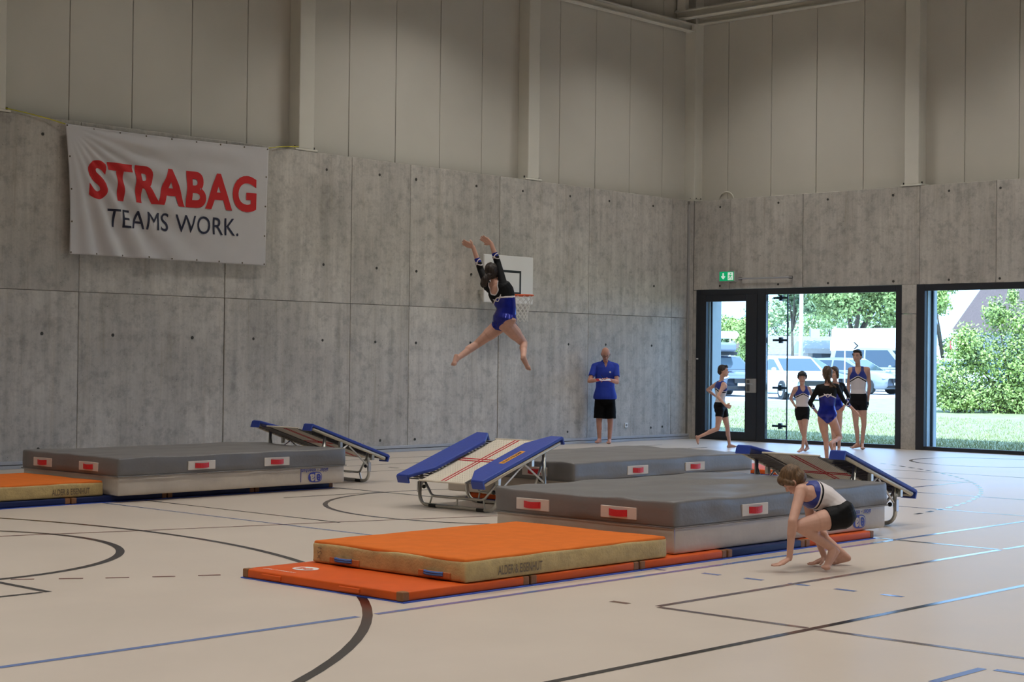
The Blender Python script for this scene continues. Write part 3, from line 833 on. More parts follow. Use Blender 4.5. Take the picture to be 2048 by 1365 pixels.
for s in (1, -1):
    for k in range(nr):
        pts = []
        for j, (dz, rr_) in enumerate(lv):
            a = 2 * PI * (k + s * .5 * j) / nr
            pts.append((RC.x + rr_ * math.cos(a), RC.y + rr_ * math.sin(a), RC.z + dz - .01))
        net.tube(pts, .0055, 5)
net.build('net', mat('white_net_cord', (.80, .78, .74), .7), hp, smooth=True)
printed('S', .10, lambda a, b: (-5.60 + a, -.346, 2.50 + b), BLACKP, pl_, bold=.002)

# ------------------------------------------------------------------ exit sign, bar, outlet, cable loop
GREEN = bpy.data.materials.new('exit_green'); GREEN.use_nodes = True
_b = GREEN.node_tree.nodes['Principled BSDF']; _b.inputs['Base Color'].default_value = (.0, .35, .13, 1)
_b.inputs['Emission Color'].default_value = (.0, .42, .16, 1); _b.inputs['Emission Strength'].default_value = .55
EWH = bpy.data.materials.new('exit_white'); EWH.use_nodes = True
_b = EWH.node_tree.nodes['Principled BSDF']; _b.inputs['Base Color'].default_value = (.8, .85, .8, 1)
_b.inputs['Emission Color'].default_value = (.8, 1, .85, 1); _b.inputs['Emission Strength'].default_value = .5
ex = thing('exit_sign', (-.04, -.85, 3.03), 'lit green exit sign with arrow and running figure', 'exit sign')
MB().bbox(-.07, 0, -1.04, -.655, 3.035, 3.24, .006).build('housing', mat('sign_housing', (.45, .45, .42), .5), ex)
fc = MB().box(-.074, -.07, -1.00, -.67, 3.05, 3.225).build('face', GREEN, ex)
def ey(a, b, h): return (-.0745 - h, -.67 - a, 3.05 + b)     # a to photo right
MB().prism([(.072, .15), (.102, .15), (.102, .09), (.135, .09), (.135, .078), (.087, .028), (.039, .078), (.039, .09), (.072, .09)], 0, .001, ey).build('arrow', EWH, fc)
dr = MB().prism([(.195, .015), (.315, .015), (.315, .16), (.195, .16)], 0, .001, ey).build('doorway', EWH, fc)
fg = MB()
fg.add([ey(.262 + .014 * math.cos(k * PI / 5), .137 + .014 * math.sin(k * PI / 5), .0015) for k in range(10)], [tuple(range(10))])
for q in ([(.235, .12), (.27, .115), (.262, .075), (.24, .075)], [(.235, .12), (.24, .108), (.215, .085), (.205, .09)], [(.27, .115), (.268, .10), (.30, .09), (.303, .10)],
          [(.24, .078), (.255, .075), (.235, .045), (.205, .04), (.205, .053), (.228, .056)], [(.25, .08), (.264, .078), (.285, .05), (.28, .02), (.265, .02), (.268, .048)]):
    fg.add([ey(a, b, .0015) for a, b in q], [tuple(range(len(q)))])
fg.build('running_figure', GREEN, fc)
br = thing('wall_bar', (-.03, -1.7, 3.08), 'thin grey metal bar on the concrete right of the exit sign', 'bar')
MB().tube([(-.05, -1.10, 3.085), (-.05, -2.29, 3.085)], .016, 8).build('bar', ALU, br)
for y in (-1.12, -2.25):
    MB().bbox(-.05, 0, y - .03, y + .03, 3.06, 3.11, .004, seg=1).build('bracket', mat('dark_metal', (.16, .15, .14), .4, metal=.6), br)
ot = thing('wall_outlet', (-2.045, 0, .26), 'small white power outlet low on the concrete wall', 'outlet')
MB().bbox(-2.085, -2.005, -.014, .0, .255, .345, .004, seg=1).build('plate', WHITEP, ot)
MB().tube([(-2.045, -.016, .30), (-2.045, -.013, .30)], .022, 12).build('socket', mat('grey_plastic', (.25, .25, .25), .5), ot)
cl = MB()
cl.tube([(.235, -.42 - .17 * (1 - math.cos(PI * k / 12)), 4.635 + .16 * math.sin(PI * k / 12)) for k in range(13)], .016, 6)
tag(cl.build('cable_loop', STEEL, smooth=True), 'pale arched cable loop at the foot of the corner panel', 'cable')
sw = thing('frame_switch', (-.005, -.113, 1.53), 'tiny white contact switch on the dark door frame', 'switch')
MB().bbox(-.012, .0, -.135, -.09, 1.54, 1.565, .002, seg=1).build('body', WHITEP, sw)
du = thing('cable_duct', (-.17, .0, 1.5), 'slim grey vertical cable duct near the hall corner', 'duct')
MB().bbox(-.195, -.15, -.02, .05, 1.52, 4.55, .004, seg=1).build('duct', mat('grey_duct', (.36, .35, .33), .5, var=.05), du)
# ------------------------------------------------------------------ outside: ground, cars, trees, houses
CAM = Vector((-25.9725, -19.35, 1.5))
def sstep(a, b, x):
    t = max(0., min(1., (x - a) / (b - a))); return t * t * (3 - 2 * t)
def gz(x, y):
    d = (Vector((x, y, 0)) - CAM).dot(fw)
    return -.06 + .31 * sstep(34, 54, d)
GRASS = mat('lawn_green', (.215, .22, .10), .9, var=.18, scale=3.5, bump=.6, bscale=60, detail=8)
ASPH = mat('pale_asphalt', (.46, .46, .47), .85, var=.1, scale=4)
m = MB()
gx = [1.0 + .9 * i for i in range(12)] + [12 + 3.2 * i for i in range(20)] + [78 + 12 * i for i in range(12)]
gy = [-45 + 3.5 * i for i in range(50)]
m.add([(x, y, gz(x, y)) for x in gx for y in gy],
      [(i * len(gy) + j, (i + 1) * len(gy) + j, (i + 1) * len(gy) + j + 1, i * len(gy) + j + 1) for i in range(len(gx) - 1) for j in range(len(gy) - 1)])
o = m.build('lawn', GRASS, smooth=True); o['kind'] = 'structure'; o['label'] = 'sunlit lawn outside the windows'
o = MB().box(.38, 1.05, -45, 30, -.20, -.055).build('gravel_strip', mat('pale_gravel', (.42, .41, .40), .9, var=.3, scale=30, bump=.5, bscale=80)); o['kind'] = 'structure'
pv = [(6, 26), (12, 15.5), (18.4, 10.8), (27.6, 11.2), (36.1, 13.8), (70, 14), (170, 40), (170, 150), (6, 150)]
m = MB(); m.prism(pv, .18, .262, lambda a, b, h: (a, b, h))
o = m.build('car_park', ASPH); o['kind'] = 'structure'; o['label'] = 'pale paved car park beyond the lawn'
# short grass blades
rng = np.random.default_rng(3)
vs = []; fs = []
GB = mat('grass_blade', (.27, .28, .115), .8, var=.3, scale=2)
for k in range(45000):
    x = 1.06 + rng.random() ** 1.6 * 13; y = -9.5 + rng.random() * 17 + x * .55
    a = rng.random() * 6.28; h = .025 + .045 * rng.random(); w = .005 + .004 * rng.random()
    z = gz(x, y); lx, ly = (rng.random() - .5) * .06, (rng.random() - .5) * .06
    n0 = len(vs)
    vs += [(x - w * math.cos(a), y - w * math.sin(a), z), (x + w * math.cos(a), y + w * math.sin(a), z), (x + lx, y + ly, z + h)]
    fs.append((n0, n0 + 1, n0 + 2))
g = MB().add(vs, fs).build('grass', GB); tag(g, 'short grass blades growing along the window front', 'grass'); g['kind'] = 'stuff'

TYRE = mat('tyre_rubber', (.02, .02, .02), .8)
CGLASS = mat('car_glass', (.03, .045, .06), .08, spec=.8)
LAMP = mat('headlamp', (.75, .78, .8), .15)
PLATE = mat('number_plate', (.8, .8, .78), .5)
GRILL = mat('dark_grille', (.02, .02, .022), .4)
def car(x, y, head, col, label, L=4.5, W=1.8, H=1.47, van=False, box=False, z=None):
    z = .262 if z is None else z
    t = thing('parked_car', (x, y, z), label, 'car', 'cars in the car park')
    M = Matrix.Translation((x, y, z)) @ Matrix.Rotation(head, 4, 'Z')
    P = lambda a, b, c_: M @ Vector((a, b, c_))
    paint = mat('car_paint_%s' % '_'.join('%02d' % int(v * 99) for v in col), col, .22, spec=.6, coat=.6)
    sh = .95 if not van else 1.05
    st = [(-.5, .70, .36, .80), (-.485, .84, .26, .92), (-.3, .92, .20, sh), (0, .93, .19, sh), (.24, .92, .19, sh - .02), (.38, .90, .20, sh - .09), (.465, .82, .24, sh - .20), (.495, .70, .34, sh - .30)]
    vs = []; n = 10
    for fx, hw, z0, z1 in st:
        hw *= W / 1.86
        for (cy, cz) in ((-1, .12), (-.96, .55), (-.93, .88), (-.80, 1.0), (.80, 1.0), (.93, .88), (.96, .55), (1, .12), (.85, 0), (-.85, 0)):
            vs.append(P(fx * L, cy * hw, z0 + (z1 - z0) * cz))
    fs = [tuple(range(n)), tuple(reversed(range((len(st) - 1) * n, len(st) * n)))]
    for i in range(len(st) - 1):
        for k in range(n):
            fs.append((i * n + k, i * n + (k + 1) % n, (i + 1) * n + (k + 1) % n, (i + 1) * n + k))
    MB().add(vs, fs).build('body', paint, t, smooth=True)
    xr0, xr1 = (-.49, -.46) if van else (-.43, -.33)
    xf0, xf1 = (.34, .16) if van else (.26, .04)
    hb, hr = .44 * W, .355 * W if not van else .40 * W
    sd = [(xr0 * L, hb, sh - .03), (xr1 * L, hr, H - .04), (-.1 * L, hr, H), (xf1 * L, hr, H - .03), (xf0 * L, hb, sh - .05)]
    vs = [P(a, -b, c_) for a, b, c_ in sd] + [P(a, b, c_) for a, b, c_ in sd]
    MB().add(vs, [(0, 1, 2, 3, 4), (9, 8, 7, 6, 5), (0, 5, 6, 1), (1, 6, 7, 2), (2, 7, 8, 3), (3, 8, 9, 4), (4, 9, 5, 0)]).build('cabin', paint, t)
    def lerp(a, b, f): return tuple(a[i] + (b[i] - a[i]) * f for i in range(3))
    def pane(q, nrm, name):
        q = [Vector(v) for v in q]; nv = Vector(nrm).normalized() * .012
        MB().add([M @ (v + nv) for v in q] + [M @ (v - nv) for v in q], [(0, 1, 2, 3), (7, 6, 5, 4), (0, 4, 5, 1), (1, 5, 6, 2), (2, 6, 7, 3), (3, 7, 4, 0)]).build(name, CGLASS, t)
    for s in (-1, 1):
        lo = lambda a: (a * L, s * (hb - .012), sh + .03)
        hi = lambda a: (a * L, s * (hr + .012), H - .12)
        xm = -.1
        f0 = xr0 + .05; f1 = xr1 + .05; g0 = xf0 - .05; g1 = xf1 - .02
        pane([lo(f0), lo(xm - .01), hi(xm - .01), hi(f1)], (0, s, .35), 'side_window')
        pane([lo(xm + .01), lo(g0), hi(g1), hi(xm + .01)], (0, s, .35), 'side_window')
    a0, a1 = (xf0 * L, hb, sh - .05), (xf1 * L, hr, H - .03)
    b0 = lerp(a0, a1, .12); b1 = lerp(a0, a1, .88)
    pane([(b0[0], -b0[1] + .10, b0[2]), (b0[0], b0[1] - .10, b0[2]), (b1[0], b1[1] - .06, b1[2]), (b1[0], -b1[1] + .06, b1[2])], (1, 0, .8), 'windscreen')
    for a in (-.30, .31):
        for s in (-1, 1):
            wq = [P(a * L, s * (.5 * W - .20), .32), P(a * L, s * (.5 * W), .32)]
            w_ = MB().tube(wq, .32, 18).build('wheel', TYRE, t)
            MB().tube([P(a * L, s * (.5 * W - .01), .32), P(a * L, s * (.5 * W + .012), .32)], .20, 12).build('rim', ALU, w_)
    for s in (-1, 1):
        MB().ball(P(.462 * L, s * .64 * W / 1.8, sh - .27), .10, .17, .075, 10, M=Matrix.Rotation(head, 3, 'Z')).build('headlamp', LAMP, t)
        MB().ball(P(.20 * L, s * (.5 * W + .06), sh + .06), .06, .09, .07, 8, M=Matrix.Rotation(head, 3, 'Z')).build('mirror', paint, t)
    MB().bbox(.475 * L, .505 * L, -.38, .38, .48, .64, .01, M=M).build('grille', GRILL, t)
    MB().bbox(.46 * L, .497 * L, -.62, .62, .27, .37, .01, M=M).build('air_intake', GRILL, t)
    MB().bbox(.50 * L, .512 * L, -.26, .26, .38, .48, .004, seg=1, M=M).build('number_plate', PLATE, t)
    if box:
        MB().bbox(-.30 * L, .10 * L, -.42, .42, H + .14, H + .48, .10, M=M, seg=3).build('roof_box', mat('roof_box_grey', (.16, .18, .22), .35), t)
        for a in (-.2, 0): MB().bbox(a * L - .03, a * L + .03, -.6, .6, H + .02, H + .15, .01, M=M).build('roof_bar', GRILL, t)
    return t
HD0 = YAW + PI + R(42)      # noses towards the hall, swung to photo right
def car_at(r_, d_, *a_, **k_):
    p = CAM + rt * r_ + Vector((math.cos(YAW), math.sin(YAW), 0)) * d_
    return car(p.x, p.y, *a_, **k_)
car_at(7.75, 61, YAW + PI + R(14), (.05, .06, .085), 'dark blue car with a roof box, seen through the door', box=True)
car_at(11.3, 64.5, HD0, (.06, .075, .11), 'dark blue car behind the small boy')
car_at(9.55, 56.5, YAW + PI + R(12), (.80, .80, .82), 'white car nearest the lawn, left of the small boy')
car_at(13.9, 67.5, HD0, (.22, .24, .26), 'silver car behind the plaited girl')
car_at(16.6, 73.5, HD0, (.30, .31, .32), 'pale minivan behind the tall boy', L=5.0, W=1.95, H=1.95, van=True)
car_at(16.6, 63, YAW + PI + R(20), (.80, .80, .80), 'white car at the left edge of the right window')
car_at(19.6, 67.5, HD0, (.03, .07, .22), 'bright blue car half hidden by the large bush')
# white box van behind
t = thing('delivery_van', (45.5, 21.6, .262), 'large white box van parked behind the minivan', 'van')
M = Matrix.Translation((45.5, 21.6, .262)) @ Matrix.Rotation(HD0, 4, 'Z')
VW = mat('white_van_paint', (.85, .85, .84), .3, coat=.4)
MB().bbox(-3.2, 1.4, -1.05, 1.05, .55, 2.95, .10, M=M, seg=3).build('cargo_box', VW, t)
MB().bbox(1.4, 2.9, -1.0, 1.0, .40, 2.1, .25, M=M, seg=3).build('cab', VW, t)
MB().bbox(2.2, 2.88, -.85, .85, 1.25, 1.95, .08, M=M).build('windscreen', CGLASS, t)
for a in (-2.1, 2.0):
    for s in (-1, 1): MB().tube([M @ Vector((a, s * .80, .38)), M @ Vector((a, s * 1.06, .38))], .38, 18).build('wheel', TYRE, t)

BARK = mat('tree_bark', (.10, .075, .05), .9, var=.3, scale=12, bump=.6)
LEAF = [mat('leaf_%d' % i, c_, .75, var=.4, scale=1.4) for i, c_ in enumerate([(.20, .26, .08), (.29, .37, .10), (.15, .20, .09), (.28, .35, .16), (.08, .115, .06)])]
def leaves(blobs, n, size, seed, shell=.55):
    """leaf quads scattered through blobs (cx,cy,cz,rx,ry,rz)"""
    g_ = np.random.default_rng(seed)
    wts = np.array([b[3] * b[5] for b in blobs]); wts = wts / wts.sum()
    vs = []; fs = []
    for k in range(n):
        b = blobs[g_.choice(len(blobs), p=wts)]
        d = g_.normal(size=3); d /= np.linalg.norm(d)
        r = (shell + (1.05 - shell) * g_.random())
        r *= .82 + .3 * noise.noise(Vector((d[0] * 2.3 + b[0], d[1] * 2.3, d[2] * 2.3 + b[2])))
        p = np.array(b[:3]) + d * np.array(b[3:]) * r
        a = g_.normal(size=3); a /= np.linalg.norm(a)
        c_ = np.cross(a, d + .4 * g_.normal(size=3)); c_ /= np.linalg.norm(c_) + 1e-9
        s = size * (.6 + .8 * g_.random())
        q = [p - a * s, p + c_ * s * .5, p + a * s, p - c_ * s * .5]
        o_ = len(vs); vs += [tuple(v) for v in q]; fs.append((o_, o_ + 1, o_ + 2, o_ + 3))
    return MB().add(vs, fs)
def tree(name, x, y, z, label, blobs, n, size, li, trunk_h, tr_r, seed, cat='tree', group='trees beyond the car park'):
    t = thing(name, (x, y, z), label, cat, group)
    m = MB()
    m.tube([(x, y, z), (x + .03, y, z + trunk_h * .5), (x - .02, y + .05, z + trunk_h)], [tr_r, tr_r * .8, tr_r * .6], 8)
    for b in blobs[:6]:
        m.tube([(x, y, z + trunk_h * .75), ((x + b[0]) / 2, (y + b[1]) / 2, (z + trunk_h + b[2]) / 2), (b[0], b[1], b[2])], [tr_r * .5, tr_r * .35, tr_r * .12], 6)
    m.build('trunk', BARK, t, smooth=True)
    f_ = leaves(blobs, n, size, seed).build('foliage', LEAF[li], t); f_['kind'] = 'stuff'
    return t
def at(px_r, px_u, d):      # offset right / up / depth from the camera axis in metres
    p = CAM + rt * px_r + Vector((math.cos(YAW), math.sin(YAW), 0)) * d
    return p.x, p.y, px_u
def blobset(cx, cy, cz, R_, H_, n, seed, br=.5):
    g_ = random.Random(seed); out = []
    for k in range(n):
        a = g_.random() * 6.28; r = R_ * (g_.random() ** .6) * .8; h = (g_.random() - .5) * H_
        q = br * R_ * (.7 + .6 * g_.random())
        out.append((cx + r * math.cos(a), cy + r * math.sin(a), cz + h, q, q, q * .8))
    return out
# big broad tree behind the tall boy
x, y, _ = at(17.6, 0, 85)
tree('broad_tree', x, y, .26, 'large broad leafy tree above the white van', blobset(x + .3, y - .2, 5.4, 3.3, 4.2, 16, 2), 24000, .10, 0, 3.0, .28, 11)
x2, y2, _ = at(12.9, 0, 76)
tree('young_tree', x2, y2, .26, 'thin young tree left of the broad tree', blobset(x2, y2, 4.6, 1.1, 1.2, 6, 5, .45), 1500, .11, 2, 3.6, .08, 12)
for i, (r_, u_, d_, R_, H_, li, lab) in enumerate((
        (21.5, 3.6, 128, 3.2, 4.4, 3, 'pale green tree far behind the house roofs, leftmost of the pair'),
        (25.5, 3.8, 132, 3.4, 4.6, 1, 'pale green tree far behind the lamp post, rightmost of the pair'),
        (12.9, 2.7, 92, 1.5, 2.0, 1, 'round green shrub seen at the right of the door pane'),
        (19.2, 3.6, 140, 2.2, 4.2, 2, 'dark rounded tree at the top right of the door pane'),
        (19.4, 3.2, 74, 1.5, 4.8, 1, 'yellowish green tree at the left of the right window'),
        (20.9, 3.0, 96, 2.0, 2.6, 3, 'light green tree behind the minivan roof'))):
    x, y, _ = at(r_, 0, d_)
    tree('leafy_tree', x, y, .26, lab, blobset(x, y, u_, R_, H_, 9, 20 + i), 5500, .14 if d_ > 100 else .095, li, max(.6, u_ - H_ * .4), .16, 30 + i)
# conifer
x, y, _ = at(18.8, 0, 152)
tree('conifer', x, y, .26, 'slim dark conifer far away in the door pane', [(x, y, 1.4 + .8 * k, 1.5 - .19 * k, 1.5 - .19 * k, .6) for k in range(7)], 2200, .16, 2, 5.5, .12, 50)
# the large bush close to the right window
bx, by, _ = at(14.15, 0, 46.5)
bl_ = [(bx - 1.3, by + 1.4, 1.0, .85, .85, .9), (bx - .6, by + .9, 1.7, 1.0, 1.0, 1.1), (bx + .2, by, 1.5, 1.2, 1.2, 1.4), (bx + .4, by - .3, 2.6, .95, .95, .95), (bx - .2, by + .4, 2.9, .6, .6, .7),
       (bx + 1.2, by - 1.2, 1.6, 1.3, 1.3, 1.5), (bx + 1.1, by - .8, 2.9, .9, .9, .8), (bx - 1.0, by + 1.0, 2.2, .5, .5, .6), (bx + 2.2, by - 2.2, 2.0, 1.4, 1.4, 1.7), (bx - 1.2, by + 1.2, .5, .8, .8, .5), (bx + .3, by - .2, .5, 1.2, 1.2, .6),
       (bx + .9, by - .9, 3.3, .35, .35, .5), (bx + .1, by + .1, 3.45, .25, .25, .4), (bx + 1.6, by - 1.6, .5, 1.2, 1.2, .6),
       (bx - .9, by + 1.0, .55, 1.0, 1.0, .75), (bx - .1, by + .3, .6, 1.1, 1.1, .85), (bx + .7, by - .6, .65, 1.2, 1.2, .9), (bx + 1.4, by - 1.3, .7, 1.2, 1.2, .9)]
t = thing('large_bush', (bx, by, gz(bx, by)), 'large bright green leafy bush on the lawn, right window', 'bush')
m = MB()
for b in bl_[:10]: m.tube([(bx, by, gz(bx, by)), ((bx + b[0]) / 2, (by + b[1]) / 2, b[2] * .5), b[:3]], [.05, .035, .012], 5)
m.build('stems', BARK, t)
o = leaves(bl_, 42000, .046, 77, .35).build('foliage', LEAF[1], t); o['kind'] = 'stuff'
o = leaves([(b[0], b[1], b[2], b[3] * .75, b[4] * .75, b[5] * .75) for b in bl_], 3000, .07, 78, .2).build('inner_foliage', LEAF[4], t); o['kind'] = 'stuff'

# houses
TILE = mat('brown_roof_tiles', (.16, .12, .10), .8, var=.2, scale=6, bump=.4, bscale=20)
WALLW = mat('render_white', (.34, .32, .29), .8, var=.05)
DWIN = mat('dark_window', (.05, .06, .07), .2)
def house(r_, d_, w_, dp_, hw_, hr_, rot, label, roofm=TILE, chim=True):
    x, y, _ = at(r_, 0, d_)
    t = thing('house', (x, y, .2), label, 'house', 'houses beyond the car park')
    M = Matrix.Translation((x, y, .2)) @ Matrix.Rotation(rot, 4, 'Z')
    MB().box(-w_ / 2, w_ / 2, -dp_ / 2, dp_ / 2, 0, hw_, M=M).build('walls', WALLW, t)
    a, b, e = w_ / 2 + .4, dp_ / 2 + .5, .25
    m = MB(); m.add([M @ Vector(v) for v in ((-a, -b, hw_ - .15), (a, -b, hw_ - .15), (a, 0, hr_), (-a, 0, hr_), (-a, b, hw_ - .15), (a, b, hw_ - .15), (-a, -b, hw_ - .15 - e), (a, -b, hw_ - .15 - e), (-a, b, hw_ - .15 - e), (a, b, hw_ - .15 - e))],
                    [(0, 1, 2, 3), (3, 2, 5, 4), (0, 3, 4, 8, 6), (1, 7, 9, 5, 2), (0, 6, 7, 1), (4, 5, 9, 8), (6, 8, 9, 7)])
    rf = m.build('roof', roofm, t)
    if chim: MB().box(w_ * .2, w_ * .2 + .6, -.3, .3, hr_ - .6, hr_ + .5, M=M).build('chimney', WALLW, rf)
    for k in range(3):
        f_ = MB().box(-w_ * .35 + k * w_ * .3, -w_ * .35 + k * w_ * .3 + 1.0, -dp_ / 2 - .04, -dp_ / 2 + .1, .9, min(2.1, hw_ - .3), M=M).build('window', DWIN, t)
    return t
house(19.3, 112, 4.6, 5, 2.0, 3.1, YAW - PI / 2, 'low house with a broad grey-brown roof behind the lamp post', mat('grey_roof_tiles', (.19, .165, .15), .8, var=.15, scale=6))
house(17.3, 118, 2.6, 5, 2.2, 3.5, YAW, 'small gabled house left of the lamp post')
house(31.3, 94, 7.5, 8, 3.6, 7.2, YAW - PI / 2 + R(20), 'house with a steep pinkish tiled roof above the bush', mat('pink_roof_tiles', (.20, .125, .105), .8, var=.12, scale=12))
house(16.4, 88, 1.6, 2, 2.2, 2.5, YAW - PI / 2, 'small white shed in the door pane', WALLW, False)

# poles and signs outside
def pole(r_, d_, h, rad, label, head=None, name='lamp_post'):
    x, y, _ = at(r_, 0, d_)
    t = thing(name, (x, y, .262), label, 'pole')
    PW = mat('pale_galvanised_pole', (.70, .70, .68), .4)
    MB().tube([(x, y, .262), (x, y, h)], [rad, rad * .7], 10).build('shaft', PW, t, smooth=True)
    MB().tube([(x, y, .262), (x, y, .5)], rad * 1.6, 10).build('base', PW, t)
    return t, x, y
t, x, y = pole(12.25, 70, 7.5, .10, 'tall pale lamp post standing among the cars')
MB().bbox(x - .6, x + .1, y - .15, y + .15, 7.45, 7.6, .05).build('lamp_head', ALU, t)
t, x, y = pole(23.4, 89, 4.9, .06, 'slender street lamp against the sky in the right window')
q = rt * -1.0
MB().tube([(x, y, 4.88), (x + q.x, y + q.y, 4.96)], .05, 6).build('lamp_head', WHITEP, t)
for k, r_ in enumerate((8.2, 10.5, 14.9)):
    t, x, y = pole(r_, 53.2, 1.15, .035, ('thin white bollard left of the small boy', 'thin white bollard behind the small boy', 'thin white bollard behind the tall boy')[k], name='bollard')
    MB().ball((x, y, 1.15), .04, n=8).build('cap', WHITEP, t)
t, x, y = pole(16.1, 60, 1.95, .03, 'pole of the round road sign beside the bush', name='road_sign')
t['label'] = 'round road sign on a pole beside the bush'; t['category'] = 'road sign'
nrm = (rt * -.93 - fw * .37).normalized(); sd_ = Vector((-nrm.y, nrm.x, 0)).normalized()
def disc(c_, r_, o_, n=20): return [(Vector(c_) + nrm * o_ + sd_ * r_ * math.cos(2 * PI * k / n) + Vector((0, 0, 1)) * r_ * math.sin(2 * PI * k / n)) for k in range(n)]
dk = MB(); a_ = disc((x, y, 2.25), .30, 0); b_ = disc((x, y, 2.25), .30, .02)
dk.add(a_ + b_, [tuple(range(20)), tuple(range(39, 19, -1))] + [(k, (k + 1) % 20, 20 + (k + 1) % 20, 20 + k) for k in range(20)])
s_ = dk.build('disc', mat('sign_red', (.6, .05, .05), .4), t)
MB().add(disc((x, y, 2.25), .22, .022), [tuple(range(20))]).build('face', WHITEP, s_)
t, x, y = pole(12.3, 61, 2.0, .03, 'white arrow shaped direction sign above the cars', name='direction_sign')
t['category'] = 'road sign'
AR = rt
m = MB(); m.prism([(-.55, -.19), (.36, -.19), (.58, 0), (.36, .19), (-.55, .19)], 0, .03, lambda a, b, h: Vector((x, y, 2.15)) + AR * a + Vector((0, 0, b)) - Vector((fw.x, fw.y, 0)) * h)
br_ = m.build('board', WHITEP, t)
m = MB(); m.prism([(.30, -.13), (.36, -.13), (.50, 0), (.36, .13), (.30, .13), (.43, 0)], .031, .034, lambda a, b, h: Vector((x, y, 2.15)) + AR * a + Vector((0, 0, b)) - Vector((fw.x, fw.y, 0)) * h)
m.build('chevron', GRILL, br_)
t, x, y = pole(8.45, 64, 2.4, .03, 'white oval board on a pole in the door pane', name='board_sign')
t['category'] = 'road sign'
m = MB(); m.prism([(-.6, -.14), (.25, -.14), (.36, 0), (.25, .14), (-.6, .14)], 0, .03, lambda a, b, h: Vector((x, y, 2.55)) + AR * a + Vector((0, 0, b)) - Vector((fw.x, fw.y, 0)) * h)
m.build('board', WHITEP, t)
# ------------------------------------------------------------------ people
SKIN = mat('skin', (.64, .37, .28), .55, spec=.35, var=.06, scale=14)
SKIN2 = mat('skin_ruddy', (.62, .32, .235), .5, spec=.4, var=.08, scale=14)
LBLUE = mat('shiny_blue_lycra', (.012, .022, .30), .24, metal=.35, spec=.7, var=.25, scale=9)
TBLUE = mat('blue_lycra', (.018, .035, .26), .45, spec=.5, var=.08)
LBLACK = mat('black_lycra', (.005, .005, .006), .65, spec=.2)
LWHITE = mat('white_lycra', (.72, .66, .66), .55, var=.03)
POLO = mat('royal_blue_polo', (.012, .045, .42), .7, var=.10, scale=5, bump=.2, bscale=18)
SHORT = mat('black_shorts_cloth', (.005, .005, .006), .85, spec=.15, var=.2, scale=6)
EYEW = mat('eye_white', (.75, .72, .70), .3)
EYED = mat('eye_dark', (.03, .02, .015), .25)
LIP = mat('lip', (.42, .15, .13), .5)
def hair_mat(name, col):
    if name in MATS: return MATS[name]
    m = mat(name, col, .55, spec=.45)
    nt = m.node_tree; N = nt.nodes; L_ = nt.links
    tc = N.new('ShaderNodeTexCoord'); mp = N.new('ShaderNodeMapping'); mp.inputs['Scale'].default_value = (90, 90, 14)
    n = N.new('ShaderNodeTexNoise'); n.inputs['Scale'].default_value = 1.0; n.inputs['Detail'].default_value = 5
    L_.new(tc.outputs['Object'], mp.inputs['Vector']); L_.new(mp.outputs[0], n.inputs['Vector'])
    rp = N.new('ShaderNodeValToRGB'); rp.color_ramp.elements[0].position = .3; rp.color_ramp.elements[1].position = .75
    rp.color_ramp.elements[0].color = (*[c_ * .55 for c_ in col], 1); rp.color_ramp.elements[1].color = (*[min(1, c_ * 1.7) for c_ in col], 1)
    L_.new(n.outputs['Fac'], rp.inputs['Fac']); L_.new(rp.outputs['Color'], N['Principled BSDF'].inputs['Base Color'])
    bp = N.new('ShaderNodeBump'); bp.inputs['Strength'].default_value = .6; bp.inputs['Distance'].default_value = .006
    L_.new(n.outputs['Fac'], bp.inputs['Height']); L_.new(bp.outputs['Normal'], N['Principled BSDF'].inputs['Normal'])
    return m

def remesh(mb, voxel, smooth=3):
    """union of overlapping closed shapes as one continuous skin; returns verts, quads, normals (numpy)"""
    me = bpy.data.meshes.new('tmp'); me.from_pydata(mb.v, [], mb.f); me.update()
    ob = bpy.data.objects.new('tmp', me); COL.objects.link(ob)
    r_ = ob.modifiers.new('r', 'REMESH'); r_.mode = 'VOXEL'; r_.voxel_size = voxel
    if smooth:
        s_ = ob.modifiers.new('s', 'SMOOTH'); s_.factor = .5; s_.iterations = smooth
    dg = bpy.context.evaluated_depsgraph_get(); dg.update()
    m2 = bpy.data.meshes.new_from_object(ob.evaluated_get(dg))
    nv = len(m2.vertices); V = np.empty(nv * 3, np.float32); m2.vertices.foreach_get('co', V); V = V.reshape(-1, 3)
    Nn = np.empty(nv * 3, np.float32); m2.vertex_normals.foreach_get('vector', Nn); Nn = Nn.reshape(-1, 3)
    lt = np.empty(len(m2.polygons), np.int32); m2.polygons.foreach_get('loop_total', lt)
    li = np.empty(len(m2.loops), np.int32); m2.loops.foreach_get('vertex_index', li)
    if (lt == 4).all(): Q = li.reshape(-1, 4)
    else:
        Q = []; k = 0
        for n_ in lt:
            q = li[k:k + n_]; k += n_
            Q.append(list(q) + [q[-1]] * (4 - n_) if n_ < 4 else q[:4])
        Q = np.array(Q, np.int32)
    bpy.data.objects.remove(ob); bpy.data.meshes.remove(me); bpy.data.meshes.remove(m2)
    return V.astype(float), Q, Nn.astype(float)
